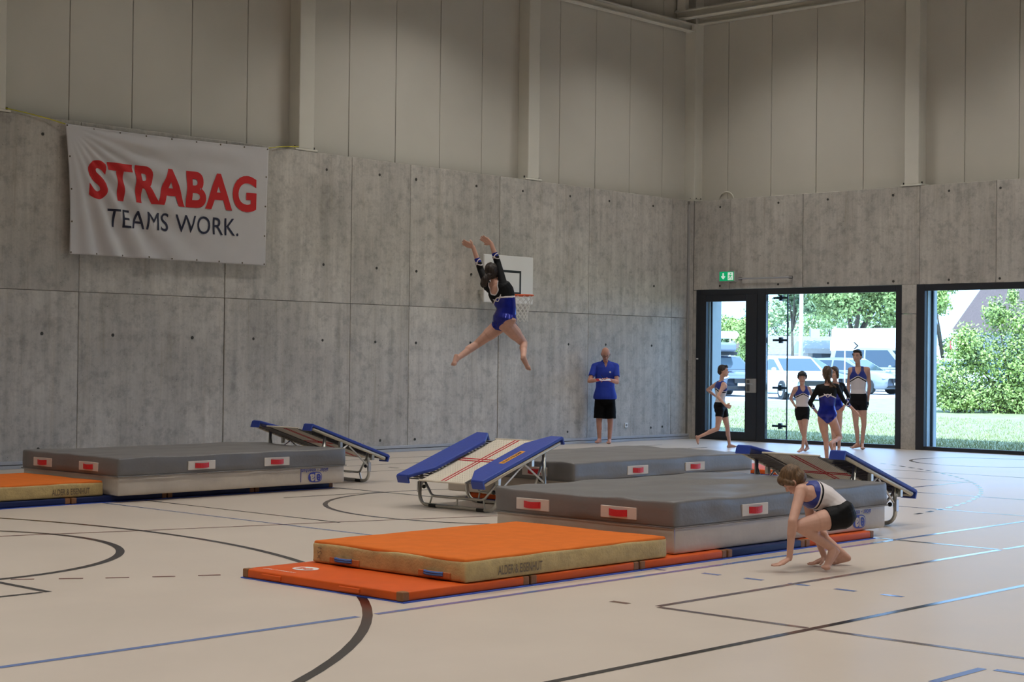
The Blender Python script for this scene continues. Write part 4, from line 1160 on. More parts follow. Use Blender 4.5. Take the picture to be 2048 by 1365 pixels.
def np_mesh(name, V, Q, mats, parent, mi=None):
    base = np.array(parent_base(parent))
    me = bpy.data.meshes.new(name)
    me.vertices.add(len(V)); me.vertices.foreach_set('co', (V - base).astype(np.float32).ravel())
    me.loops.add(len(Q) * 4); me.loops.foreach_set('vertex_index', Q.astype(np.int32).ravel())
    me.polygons.add(len(Q)); me.polygons.foreach_set('loop_start', np.arange(0, len(Q) * 4, 4, dtype=np.int32))
    for m_ in (mats if isinstance(mats, (list, tuple)) else [mats]): me.materials.append(m_)
    if mi is not None: me.polygons.foreach_set('material_index', mi.astype(np.int32))
    me.polygons.foreach_set('use_smooth', np.ones(len(Q), bool))
    me.update(); me.validate()
    return link(name, me, parent)
def shell(name, V, Q, N, mask, off, mtl, parent, rim=.004):
    """clothing: the skin faces in mask lifted by off, with a turned-in rim"""
    q = Q[mask]
    if len(q) == 0: return None
    ids, inv = np.unique(q.ravel(), return_inverse=True)
    o_ = off[ids] if isinstance(off, np.ndarray) else np.full(len(ids), off)
    v1 = V[ids] + N[ids] * o_[:, None]; q1 = inv.reshape(-1, 4)
    # boundary rim
    e = np.concatenate([q1[:, [0, 1]], q1[:, [1, 2]], q1[:, [2, 3]], q1[:, [3, 0]]]); e = e[e[:, 0] != e[:, 1]]
    key = np.sort(e, 1); kk = key[:, 0].astype(np.int64) * (len(ids) + 1) + key[:, 1]
    u_, first, cnt = np.unique(kk, return_index=True, return_counts=True)
    be = e[first[cnt == 1]]
    n_ = len(ids)
    nb = np.full((n_, 2), -1); ct = np.zeros(n_, int)
    for a_, b_ in be:
        if ct[a_] < 2: nb[a_, ct[a_]] = b_
        if ct[b_] < 2: nb[b_, ct[b_]] = a_
        ct[a_] += 1; ct[b_] += 1
    ok = ct == 2; dv_ = np.zeros((n_, 3)); base_ = V[ids]; cur = base_.copy()
    for _ in range(14):
        new = cur.copy(); new[ok] = .5 * cur[ok] + .25 * (cur[nb[ok, 0]] + cur[nb[ok, 1]]); cur = new
    dv_ = cur - base_; v1 = v1 + dv_
    v2 = V[ids] - N[ids] * .002 + dv_
    rimq = np.stack([be[:, 1], be[:, 0], be[:, 0] + n_, be[:, 1] + n_], 1)
    return np_mesh(name, np.concatenate([v1, v2]), np.concatenate([q1, rimq]), mtl, parent)

def cone(mb, p0, r0, p1, r1, n=14, flat=None, ratio=1.0):
    """capsule with two radii; flat = direction that is squeezed by ratio"""
    p0, p1 = Vector(p0), Vector(p1); t = (p1 - p0); L_ = t.length
    if L_ < 1e-6: t = Vector((0, 0, 1))
    t.normalize()
    if flat is None: a = Vector((0, 0, 1)) if abs(t.z) < .9 else Vector((1, 0, 0))
    else: a = Vector(flat)
    y = (a - t * a.dot(t)).normalized(); x = t.cross(y)
    rings = []
    for k in range(4):
        an = PI / 2 * (k / 4 if k else .12); rings.append((p0 - t * r0 * math.cos(an), r0 * math.sin(an)))
    rings.append((p0, r0)); rings.append(((p0 + p1) / 2, (r0 + r1) / 2)); rings.append((p1, r1))
    for k in (3, 2, 1, 0):
        an = PI / 2 * (k / 4 if k else .12); rings.append((p1 + t * r1 * math.cos(an), r1 * math.sin(an)))
    vs = [c_ + (x * math.cos(2 * PI * i / n) + y * (ratio * math.sin(2 * PI * i / n))) * r_ for c_, r_ in rings for i in range(n)]
    m_ = len(rings); fs = [tuple(reversed(range(n))), tuple((m_ - 1) * n + i for i in range(n))]
    for j in range(m_ - 1):
        for i in range(n): fs.append((j * n + i, j * n + (i + 1) % n, (j + 1) * n + (i + 1) % n, (j + 1) * n + i))
    mb.add(vs, fs)
def egg(mb, c_, ax, ay, az, rx, ry, rz, n=18):
    M3 = Matrix((ax, ay, az)).transposed()
    mb.ball(c_, rx, ry, rz, n, M=M3)

def person(J, H, label, face, outfit, hair, voxel=.008, group=None, hands=None, bulk=1.0, ground=True, skin=SKIN, torso_k=1.0, feet_flat=True, hip_k=1.0):
    k = H / 1.75; kh = .50 + .50 * k
    J = {a: Vector(b) for a, b in J.items()}
    hands = hands or {}
    g = k * bulk
    B = MB(); bones = []
    def bone(nm, a, b, ra, rb, **kw):
        cone(B, a, ra, b, rb, **kw); bones.append((nm, np.array(a), np.array(b), max(ra, rb)))
    P, Nk = J['pelvis'], J['neck']
    latH = (J['hpL'] - J['hpR']).normalized(); latS = (J['shL'] - J['shR']).normalized()
    upv = (Nk - P).normalized()
    Wp = J.get('waist', P + (Nk - P) * .38); Ch = J.get('chest', P + (Nk - P) * .74)
    upP = (Wp - P).normalized()
    crotch = P - upP * .095 * k
    sp = [crotch, P, Wp, Ch, Nk]
    # torso rings: (spine parameter, half width, half depth)
    cum = [0]
    for i in range(4): cum.append(cum[-1] + (sp[i + 1] - sp[i]).length)
    tot = cum[-1]
    def spine(s):
        d = s * tot
        for i in range(4):
            if d <= cum[i + 1] or i == 3:
                f_ = (d - cum[i]) / (cum[i + 1] - cum[i]); break
        p0 = sp[max(i - 1, 0)]; p1 = sp[i]; p2 = sp[i + 1]; p3 = sp[min(i + 2, 4)]
        return .5 * ((2 * p1) + (-p0 + p2) * f_ + (2 * p0 - 5 * p1 + 4 * p2 - p3) * f_ ** 2 + (-p0 + 3 * p1 - 3 * p2 + p3) * f_ ** 3)
    prof = [(0.0, .07, .06), (.05, .125, .09), (.12, .160 * hip_k, .115), (.20, .166 * hip_k, .118), (.30, .150, .105), (.40, .136, .096), (.52, .142, .100), (.64, .156, .112), (.76, .168, .118), (.86, .165, .105), (.93, .130, .082), (.98, .075, .062)]
    n = 20; vs = []; frames = []
    for s, hw, hd in prof:
        c_ = spine(s); t_ = (spine(min(1, s + .03)) - spine(max(0, s - .03))).normalized()
        l_ = latH.lerp(latS, max(0, min(1, (s - .2) / .6))); l_ = (l_ - t_ * l_.dot(t_)).normalized(); f_ = l_.cross(t_)
        hw *= g * torso_k; hd *= g * torso_k
        frames.append((np.array(c_), np.array(l_), np.array(f_), hw, hd))
        for i in range(n):
            a = 2 * PI * i / n; ca, sa = math.cos(a), math.sin(a)
            e_ = .85
            vs.append(c_ + l_ * (hw * math.copysign(abs(ca) ** e_, ca)) + f_ * (hd * math.copysign(abs(sa) ** e_, sa)))
    fs = [tuple(reversed(range(n))), tuple((len(prof) - 1) * n + i for i in range(n))]
    for j in range(len(prof) - 1):
        for i in range(n): fs.append((j * n + i, j * n + (i + 1) % n, (j + 1) * n + (i + 1) % n, (j + 1) * n + i))
    B.add(vs, fs)
    frontP = latH.cross(upP)
    for sd, sg in (('L', 1), ('R', -1)):
        hp_, kn, an, to = J['hp' + sd], J['kn' + sd], J['an' + sd], J['to' + sd]
        th = (kn - hp_).normalized()
        bone('thigh' + sd, hp_, kn, .088 * g * hip_k, .051 * g)
        cone(B, hp_ + th * .02, .084 * g * hip_k, hp_ + (kn - hp_) * .5, .073 * g * hip_k)
        egg(B, hp_ * .75 + P * .25 - frontP * .045 * g - upP * .01, latH, frontP, upP, .078 * g, .07 * g, .085 * g, 14)
        bone('shank' + sd, kn, an, .050 * g, .033 * g)
        fd = (to - an).normalized(); shd = (an - kn).normalized()
        back = -(fd - shd * fd.dot(shd)); back = back.normalized() if back.length > 1e-3 else -frontP
        cone(B, kn + (an - kn) * .14 + back * .008 * g, .045 * g, kn + (an - kn) * .40 + back * .012 * g, .047 * g)
        # foot
        if feet_flat and an.z < .16 * 1:
            fd2 = Vector((to.x - an.x, to.y - an.y, 0)); fl_ = max(.13 * k, min(.17 * k, fd2.length)); fd2.normalize()
            dn = Vector((0, 0, -1)); heel = an - fd2 * .035 * k; heel.z = min(heel.z, an.z) - .028 * k
            ball = an + fd2 * fl_ * .72; ball.z = min(to.z + .012, an.z - .02 * k)
            if an.z > .075 * k + .03: heel = an - fd2 * .03 * k - Vector((0, 0, .02 * k)); ball.z = .022
        else:
            fd2 = fd; dn = shd - fd * shd.dot(fd); dn = dn.normalized() if dn.length > .2 else -back.cross(fd).cross(fd).normalized()
            if dn.length < .5: dn = back.copy()
            dn = (-back * -1.0 - fd * back.dot(fd)); dn = dn.normalized() if dn.length > .2 else Vector((0, 0, -1))
            heel = an + dn * .030 * k - fd * .018 * k; ball = an + fd * ((to - an).length * .72) + dn * .006
            fl_ = (to - an).length
        sdv = fd2.cross(dn).normalized()
        cone(B, an, .033 * g, heel, .030 * g); cone(B, heel, .029 * g, ball, .027 * g)
        cone(B, an + fd2 * .012, .033 * g, ball, .026 * g)
        bone('foot' + sd, ball - sdv * .020 * k, ball + sdv * .020 * k, .0235 * g, .0225 * g)
        tip = (fl_ - (ball - an).dot(fd2)) if fl_ > 0 else .03
        for q in range(5):
            o_ = (q - 2) * .0165 * k
            e0 = ball + sdv * o_
            cone(B, e0, .0125 * k, e0 + fd2 * (max(.028 * k, tip * .75) - abs(q - (1.2 if True else 0)) * .003), .0105 * k, n=8)
        # arm
        sh_, el, wr_ = J['sh' + sd], J['el' + sd], J['wr' + sd]
        bone('clav' + sd, spine(.93), sh_, .058 * g, .052 * g)
        cone(B, spine(.84) + latS * sg * .10 * g * torso_k, .06 * g, sh_, .050 * g)
        bone('uarm' + sd, sh_, el, .049 * g, .037 * g)
        bone('farm' + sd, el, wr_, .038 * g, .025 * g)
        cone(B, el, .036 * g, el + (wr_ - el) * .35, .038 * g)
        # hand with five fingers
        hd_ = hands.get(sd, {})
        d = Vector(hd_.get('dir', (wr_ - el))).normalized()
        pn = Vector(hd_.get('palm', -latH * sg)); pn = (pn - d * pn.dot(d)); pn = pn.normalized() if pn.length > .05 else d.orthogonal().normalized()
        cv = hd_.get('curl', .35); spd = hd_.get('spread', .12); tside = hd_.get('thumb', 1)
        sv = d.cross(pn).normalized() * tside                        # thumb side
        pl_ = .082 * kh
        for o_ in (-.55, 0, .55): cone(B, wr_ + sv * o_ * .018 * kh, .0155 * kh, wr_ + d * pl_ * .9 + sv * o_ * .056 * kh, .0145 * kh, n=10)
        bones.append(('hand' + sd, np.array(wr_), np.array(wr_ + d * pl_), .03))
        for q, (o_, ln) in enumerate(((.030, .068), (.0105, .078), (-.0095, .072), (-.028, .056))):
            b0 = wr_ + d * pl_ * .92 + sv * o_ * kh
            d1 = (d + sv * (o_ / .03) * spd + pn * math.tan(min(1.2, cv * .7))).normalized(); d2 = (d + sv * (o_ / .03) * spd + pn * math.tan(min(1.35, cv * 1.7))).normalized()
            if cv > .9: d2 = (d * .2 + pn).normalized()
            b1 = b0 + d1 * ln * .52 * kh; b2 = b1 + d2 * ln * .48 * kh
            cone(B, b0, .0098 * kh, b1, .0092 * kh, n=8); cone(B, b1, .0092 * kh, b2, .0080 * kh, n=8)
        t0 = wr_ + d * pl_ * .25 + sv * .022 * kh; t1 = t0 + (d * .55 + sv * .8 + pn * .25).normalized() * .036 * kh; t2 = t1 + (d * .9 + sv * .35 + pn * .25).normalized() * .032 * kh
        cone(B, t0, .0130 * kh, t1, .0112 * kh, n=8); cone(B, t1, .0108 * kh, t2, .0092 * kh, n=8)
    # head
    Hc = J['head']; fdv = Vector(face).normalized(); hu = (Hc - Nk).normalized()
    if 'head_up' in outfit: hu = Vector(outfit['head_up']).normalized()
    hu = (hu - fdv * hu.dot(fdv)).normalized() if abs(hu.dot(fdv)) < .95 else Vector((0, 0, 1))
    hl = hu.cross(fdv).normalized()     # person's left
    HP = lambda a, b, c_: Hc + (hl * a + fdv * b + hu * c_) * kh
    egg(B, HP(0, -.008, .022), hl, fdv, hu, .074 * kh, .094 * kh, .094 * kh)
    egg(B, HP(0, .022, -.040), hl, fdv, hu, .060 * kh, .066 * kh, .070 * kh)
    egg(B, HP(0, .058, -.082), hl, fdv, hu, .030 * kh, .026 * kh, .024 * kh, 12)
    cone(B, HP(0, .080, .006), .009 * kh, HP(0, .098, -.026), .0120 * kh, n=8)
    cone(B, HP(0, .070, -.058), .018 * kh, HP(0, .078, -.058), .016 * kh, n=8)
    for sg in (-1, 1):
        egg(B, HP(sg * .076, -.008, -.012), fdv, hl, hu, .020 * kh, .010 * kh, .030 * kh, 10)
        cone(B, HP(sg * .038, .068, .018), .012 * kh, HP(sg * .012, .080, .016), .010 * kh, n=8)
        egg(B, HP(sg * .036, .060, -.034), hl, fdv, hu, .022 * kh, .018 * kh, .018 * kh, 10)
    bone('neck', Nk - upv * .01, HP(0, -.018, -.05), .050 * g * .95, .047 * kh)
    bones.append(('head', np.array(HP(0, 0, -.05)), np.array(HP(0, 0, .05)), .09 * kh))
    bones.append(('torso', np.array(spine(.06)), np.array(spine(.45)), .14 * g)); bones.append(('torso', np.array(spine(.45)), np.array(spine(.88)), .15 * g))
    V, Q, N = remesh(B, voxel, 5)
    dz = -V[:, 2].min() + .001 if ground else 0.0
    V[:, 2] += dz; DZ = Vector((0, 0, dz))
    root = thing('person', (P.x, P.y, 0.0 if ground else float(V[:, 2].min())), label, 'person', group)
    np_mesh('body', V, Q, skin, root)
    # classification of faces
    C = V[Q].mean(1) - np.array([0, 0, dz])
    best = np.full(len(C), 1e9); lab = np.full(len(C), -1); tt = np.zeros(len(C)); names = []
    phi = np.zeros(len(C))
    for i, (nm, a, b, r_) in enumerate(bones):
        names.append(nm); ab = b - a; t_ = np.clip(((C - a) @ ab) / (ab @ ab), 0, 1)
        dd = np.linalg.norm(C - (a + t_[:, None] * ab), axis=1) / r_
        w = dd < best; best[w] = dd[w]; lab[w] = i; tt[w] = t_[w]
        ax_ = ab / np.linalg.norm(ab); ref = np.cross(ax_, [.3, .2, .93]); ref /= np.linalg.norm(ref); rel = C - a
        ph = np.arctan2(rel @ np.cross(ax_, ref), rel @ ref); phi[w] = ph[w]
    nm_ = np.array(names, dtype='<U8')[lab]
    nm_[(np.linalg.norm(C - np.array(Hc), axis=1) < .125 * kh) & np.isin(nm_, ['torso', 'clavL', 'clavR', 'neck'])] = 'head'
    # torso coordinates
    ss = np.linspace(0, 1, 60); SPt = np.array([np.array(spine(s)) for s in ss])
    d2 = ((C[:, None, :] - SPt[None]) ** 2).sum(2); bi = d2.argmin(1)
    TG = np.gradient(SPt, axis=0); TG /= np.linalg.norm(TG, axis=1)[:, None]
    rel = C - SPt[bi]
    S = np.clip(ss[bi] + (rel * TG[bi]).sum(1) / tot, 0, 1)
    wL = np.clip((S - .2) / .6, 0, 1)[:, None]
    LL = np.array(latH) * (1 - wL) + np.array(latS) * wL; LL -= TG[bi] * (LL * TG[bi]).sum(1)[:, None]; LL /= np.linalg.norm(LL, axis=1)[:, None]
    U = (rel * LL).sum(1) / (.155 * g); Vv = (rel * np.cross(LL, TG[bi])).sum(1)
    relp = C - np.array(crotch); hgt = relp @ np.array(upP) / k; ul = np.abs(relp @ np.array(latH)) / k; fr = relp @ np.array(frontP) / k
    isT = np.isin(nm_, ['torso', 'clavL', 'clavR', 'neck']); isTh = np.isin(nm_, ['thighL', 'thighR'])
    isUA = np.isin(nm_, ['uarmL', 'uarmR']); isFA = np.isin(nm_, ['farmL', 'farmR'])
    ctx = dict(V=V, Q=Q, N=N, S=S, U=U, F=Vv, h=hgt, ul=ul, fr=fr, nm=nm_, t=tt, isT=isT, isTh=isTh, isUA=isUA, isFA=isFA, phi=phi, root=root, k=k, J=J, DZ=DZ, HP=lambda a, b, c_: HP(a, b, c_) + DZ, hl=hl, fdv=fdv, hu=hu, kh=kh, spine=spine)
    # face details
    for sg in (-1, 1):
        e = MB(); egg(e, ctx['HP'](sg * .032, .0755, .002), hl, fdv, hu, .0135 * kh, .0075 * kh, .0062 * kh, 10); eo = e.build('eye', EYEW, root, smooth=True)
        e = MB(); egg(e, ctx['HP'](sg * .032, .0822, .002), hl, fdv, hu, .0062 * kh, .003 * kh, .0060 * kh, 8); e.build('iris', EYED, eo, smooth=True)
        e = MB(); e.tube([ctx['HP'](sg * .016, .086, .022), ctx['HP'](sg * .034, .085, .027), ctx['HP'](sg * .050, .074, .022)], [.003 * kh, .0042 * kh, .0025 * kh], 6); e.build('eyebrow', hair['mat'], root, smooth=True)
    e = MB(); e.tube([ctx['HP'](-.022, .080, -.062), ctx['HP'](0, .0935, -.061), ctx['HP'](.022, .080, -.062)], [.003 * kh, .0058 * kh, .003 * kh], 6); e.build('mouth', LIP, root, smooth=True)
    # hair
    if hair.get('shapes'):
        hb = MB()
        for sh in hair['shapes']:
            if sh[0] == 'e': egg(hb, ctx['HP'](*sh[1]), hl, fdv, hu, sh[2][0] * kh, sh[2][1] * kh, sh[2][2] * kh)
            elif sh[0] == 'c': cone(hb, ctx['HP'](*sh[1]), sh[2] * kh, ctx['HP'](*sh[3]), sh[4] * kh, n=10)
        hv, hq, hn = remesh(hb, voxel * .8, 2)
        amp = hair.get('rough', .004)
        w_ = np.array([noise.noise(Vector((p[0] * 45, p[1] * 45, p[2] * 14))) for p in hv])
        hv = hv + hn * (w_ * amp)[:, None]
        np_mesh('hair', hv, hq, hair['mat'], root)
    outfit['fn'](ctx)
    return root, ctx

def boy_suit(c_):
    V, Q, N, S, U = c_['V'], c_['Q'], c_['N'], c_['S'], c_['U']
    sh = (c_['isTh'] & (c_['t'] < .36)) | (c_['isT'] & (S < .30))
    shell('shorts', V, Q, N, sh, .008, LBLACK, c_['root'])
    up_ = c_['isT'] & (S >= .285) & (np.abs(U) < 1.04 - .34 * np.clip((S - .76) / .12, 0, 1)) & ~((np.abs(U) < .34) & (S > .95)) & (c_['nm'] != 'neck')
    scoop = (c_['F'] > 0) & (np.abs(U) < .36 * np.clip((S - .80) / .09, 0, 1) ** .6) & (S > .80)
    up_ &= ~scoop
    cc = S - (.735 - .13 * np.abs(U))
    shell('top', V, Q, N, up_ & (cc < -.012), .0045, LWHITE, c_['root'])
    shell('black_stripe', V, Q, N, up_ & (cc >= -.012) & (cc < .018), .0048, LBLACK, c_['root'])
    shell('white_stripe', V, Q, N, up_ & (cc >= .018) & (cc < .048), .0048, LWHITE, c_['root'])
    shell('blue_yoke', V, Q, N, up_ & (cc >= .048), .0045, TBLUE, c_['root'])
def girl_suit(open_back=True, chev=.70):
    def fn(c_):
        V, Q, N, S, U, h, ul = c_['V'], c_['Q'], c_['N'], c_['S'], c_['U'], c_['h'], c_['ul']
        low = np.where(c_['fr'] > 0, .010 + .85 * np.clip(ul - .03, 0, 1), -.055 + .95 * np.clip(ul - .02, 0, 1))
        body_ = (c_['isT'] | (c_['isTh'] & (c_['t'] < .42))) & (h > low) & (c_['nm'] != 'neck')
        body_ &= ~((np.abs(U) < .36) & (S > .945))
        op = (c_['F'] < 0) & (np.abs(U) < .40 * np.clip((S - .765) / .10, 0, 1)) & (S > .765) if open_back else (c_['F'] > 0) & (np.abs(U) < .38 * np.clip((S - .84) / .10, 0, 1))
        opb = (c_['F'] < 0) & (np.abs(U) < .09 + .40 * np.clip((S - .745) / .10, 0, 1)) & (S > .74) if open_back else (c_['F'] > 0) & (np.abs(U) < .07 + .38 * np.clip((S - .82) / .10, 0, 1)) & (S > .82)
        sl = c_['isUA'] | (c_['isFA'] & (c_['t'] < .52))
        cf = c_['isFA'] & (c_['t'] >= .20) & (c_['t'] < .52)
        cx = np.cos(c_['phi']) * .13
        xw = c_['isFA'] & ((np.abs(c_['t'] - .32 - cx) < .026) | (np.abs(c_['t'] - .32 + cx) < .026))
        cc = S - (chev - .10 * np.abs(U)); c2 = S - (chev - .10 + .26 * np.abs(U))
        band = body_ & ((np.abs(cc) < .016) | ((np.abs(c2) < .014) & (np.abs(U) < .5) & (c_['F'] < 0) & (cc > -.09)))
        trim = (band | (body_ & opb & ~op) | (xw & sl)) & ~op
        blue = body_ & (cc < -.016) & ~trim & ~op
        cuff = cf & ~trim & (c_['t'] > .34)
        black = ((body_ & (cc >= .016)) | (sl & ~cuff)) & ~trim & ~op
        shell('leotard', V, Q, N, blue, .0045, LBLUE, c_['root'])
        shell('black_sleeves', V, Q, N, black, .0045, LBLACK, c_['root'])
        shell('white_trim', V, Q, N, trim, .0052, LWHITE, c_['root'])
        shell('blue_cuffs', V, Q, N, cuff, .0048, LBLUE, c_['root'])
    return fn
H_SHORT = [('e', (0, -.022, .040), (.082, .092, .090)), ('e', (0, .040, .088), (.064, .050, .034)), ('e', (0, -.055, -.005), (.070, .058, .070)),
           ('c', (.066, .012, .035), .022, (.070, -.010, .0), .016), ('c', (-.066, .012, .035), .022, (-.070, -.010, .0), .016)]
H_FRINGE = [('e', (0, -.018, .042), (.088, .094, .090)), ('e', (0, .050, .068), (.070, .046, .040)), ('e', (0, -.05, -.005), (.080, .060, .065)),
            ('c', (.072, .020, .040), .024, (.078, -.004, .0), .016), ('c', (-.072, .020, .040), .024, (-.078, -.004, .0), .016)]
DBROWN = hair_mat('dark_brown_hair', (.028, .018, .013)); BLACKH = hair_mat('black_hair', (.012, .010, .010))
LBROWN = hair_mat('light_brown_hair', (.125, .070, .032)); MBROWN = hair_mat('brown_hair', (.075, .042, .022)); GREYH = hair_mat('grey_stubble', (.16, .12, .10))
JOINTS = {
    'man': {'pelvis': (-3.031, -0.307, 0.792), 'neck': (-3.058, -0.332, 1.450), 'head': (-3.099, -0.364, 1.599), 'shR': (-3.186, -0.194, 1.367), 'shL': (-2.935, -0.464, 1.371), 'elR': (-3.362, -0.217, 1.107), 'elL': (-3.030, -0.581, 1.095), 'wrR': (-3.381, -0.477, 1.138), 'wrL': (-3.286, -0.560, 1.148), 'hpR': (-3.085, -0.247, 0.738), 'hpL': (-2.975, -0.366, 0.739), 'knR': (-3.113, -0.241, 0.369), 'knL': (-2.972, -0.392, 0.362), 'anR': (-3.079, -0.228, 0.052), 'anL': (-2.956, -0.360, 0.045), 'toR': (-3.251, -0.292, 0.002), 'toL': (-3.099, -0.456, -0.005)},
    'tall': {'pelvis': (-0.702, -4.122, 0.838), 'neck': (-0.717, -4.115, 1.397), 'head': (-0.755, -4.121, 1.589), 'shR': (-0.779, -4.003, 1.352), 'shL': (-0.629, -4.252, 1.364), 'elR': (-0.668, -3.898, 1.087), 'elL': (-0.510, -4.224, 1.084), 'wrR': (-0.724, -3.945, 0.843), 'wrL': (-0.528, -4.207, 0.812), 'hpR': (-0.725, -4.067, 0.785), 'hpL': (-0.671, -4.184, 0.787), 'knR': (-0.725, -4.090, 0.401), 'knL': (-0.665, -4.214, 0.404), 'anR': (-0.669, -4.100, 0.050), 'anL': (-0.656, -4.173, 0.044), 'toR': (-0.810, -4.036, -0.018), 'toL': (-0.784, -4.270, -0.025)},
    'boy': {'pelvis': (-2.369, -4.051, 0.678), 'neck': (-2.375, -4.050, 1.089), 'head': (-2.395, -4.061, 1.232), 'shR': (-2.457, -3.961, 1.046), 'shL': (-2.298, -4.133, 1.048), 'elR': (-2.359, -3.814, 0.882), 'elL': (-2.120, -4.110, 0.887), 'wrR': (-2.453, -3.952, 0.769), 'wrL': (-2.284, -4.098, 0.771), 'hpR': (-2.405, -4.011, 0.636), 'hpL': (-2.331, -4.091, 0.637), 'knR': (-2.324, -4.020, 0.349), 'knL': (-2.400, -4.129, 0.347), 'anR': (-2.137, -4.011, 0.058), 'anL': (-2.407, -4.087, 0.053), 'toR': (-2.216, -4.013, -0.007), 'toL': (-2.554, -4.076, -0.010)},
    'girl': {'pelvis': (-4.851, -6.091, 0.704), 'neck': (-4.836, -6.085, 1.156), 'head': (-4.826, -6.069, 1.318), 'shL': (-4.909, -5.977, 1.109), 'shR': (-4.762, -6.194, 1.128), 'elL': (-4.964, -5.867, 0.877), 'elR': (-4.617, -6.235, 0.912), 'wrL': (-4.800, -5.885, 0.733), 'wrR': (-4.480, -6.332, 0.772), 'hpL': (-4.895, -6.042, 0.636), 'hpR': (-4.800, -6.145, 0.638), 'knL': (-4.829, -6.064, 0.317), 'knR': (-4.576, -6.147, 0.365), 'anL': (-4.840, -6.092, 0.037), 'anR': (-4.915, -6.196, 0.295), 'toL': (-4.720, -6.000, -0.017), 'toR': (-4.834, -6.207, 0.109)},
    'girl2': {'pelvis': (-2.149, -4.557, 0.790), 'neck': (-2.155, -4.557, 1.181), 'head': (-2.201, -4.555, 1.344), 'shR': (-2.228, -4.478, 1.139), 'shL': (-2.075, -4.642, 1.141), 'elR': (-2.129, -4.359, 0.935), 'elL': (-1.920, -4.674, 0.941), 'wrR': (-2.212, -4.490, 0.789), 'wrL': (-2.073, -4.683, 0.793), 'hpR': (-2.188, -4.514, 0.748), 'hpL': (-2.109, -4.600, 0.749), 'knR': (-2.189, -4.538, 0.407), 'knL': (-2.115, -4.617, 0.409), 'anR': (-2.141, -4.540, 0.090), 'anL': (-2.089, -4.595, 0.074), 'toR': (-2.272, -4.603, 0.022), 'toL': (-2.227, -4.652, 0.015)},
    'runner': {'pelvis': (-2.479, -2.443, 0.727), 'neck': (-2.443, -2.444, 1.171), 'head': (-2.398, -2.452, 1.345), 'shR': (-2.503, -2.541, 1.112), 'shL': (-2.406, -2.322, 1.125), 'elR': (-2.668, -2.535, 0.905), 'elL': (-2.355, -2.087, 1.015), 'wrR': (-2.680, -2.703, 0.763), 'wrL': (-2.184, -2.154, 0.892), 'hpR': (-2.543, -2.490, 0.669), 'hpL': (-2.371, -2.441, 0.665), 'knR': (-2.617, -2.494, 0.350), 'knL': (-2.285, -2.469, 0.359), 'anR': (-2.828, -2.235, 0.198), 'anL': (-2.281, -2.512, 0.056), 'toR': (-2.804, -2.230, 0.068), 'toL': (-2.151, -2.579, 0.024)},
    'crouch': {'pelvis': (-15.585, -12.929, 0.402), 'waist': (-15.621, -12.863, 0.497), 'neck': (-15.725, -12.708, 0.583), 'head': (-15.785, -12.674, 0.635), 'shL': (-15.833, -12.774, 0.568), 'shR': (-15.606, -12.670, 0.557), 'elL': (-15.997, -12.812, 0.358), 'wrL': (-15.959, -12.764, 0.088), 'elR': (-15.491, -12.641, 0.316), 'wrR': (-15.462, -12.746, 0.050), 'hpL': (-15.630, -12.991, 0.387), 'hpR': (-15.541, -12.869, 0.380), 'knL': (-15.922, -12.814, 0.321), 'anL': (-15.663, -12.947, 0.145), 'toL': (-15.762, -12.927, 0.051), 'knR': (-15.412, -12.560, 0.282), 'anR': (-15.292, -12.803, 0.063), 'toR': (-15.352, -12.738, -0.001)},
    'flyer': {'pelvis': (-12.418, -6.618, 1.948), 'waist': (-12.409, -6.631, 2.089), 'chest': (-12.426, -6.571, 2.249), 'neck': (-12.480, -6.529, 2.350), 'head': (-12.487, -6.480, 2.486), 'shL': (-12.481, -6.410, 2.321), 'shR': (-12.458, -6.626, 2.349), 'elL': (-12.414, -6.235, 2.515), 'elR': (-12.426, -6.509, 2.591), 'wrL': (-12.491, -6.182, 2.779), 'wrR': (-12.489, -6.466, 2.807), 'hpL': (-12.393, -6.554, 1.902), 'hpR': (-12.431, -6.672, 1.887), 'knL': (-12.589, -6.350, 1.663), 'knR': (-12.126, -6.648, 1.684), 'anL': (-12.910, -6.361, 1.501), 'anR': (-12.365, -6.865, 1.524), 'toL': (-12.972, -6.366, 1.418), 'toR': (-12.271, -6.876, 1.376)},
}
f2 = Vector((math.cos(YAW), math.sin(YAW), 0)); UPZ = Vector((0, 0, 1))
GK = 'gymnasts waiting by the windows'
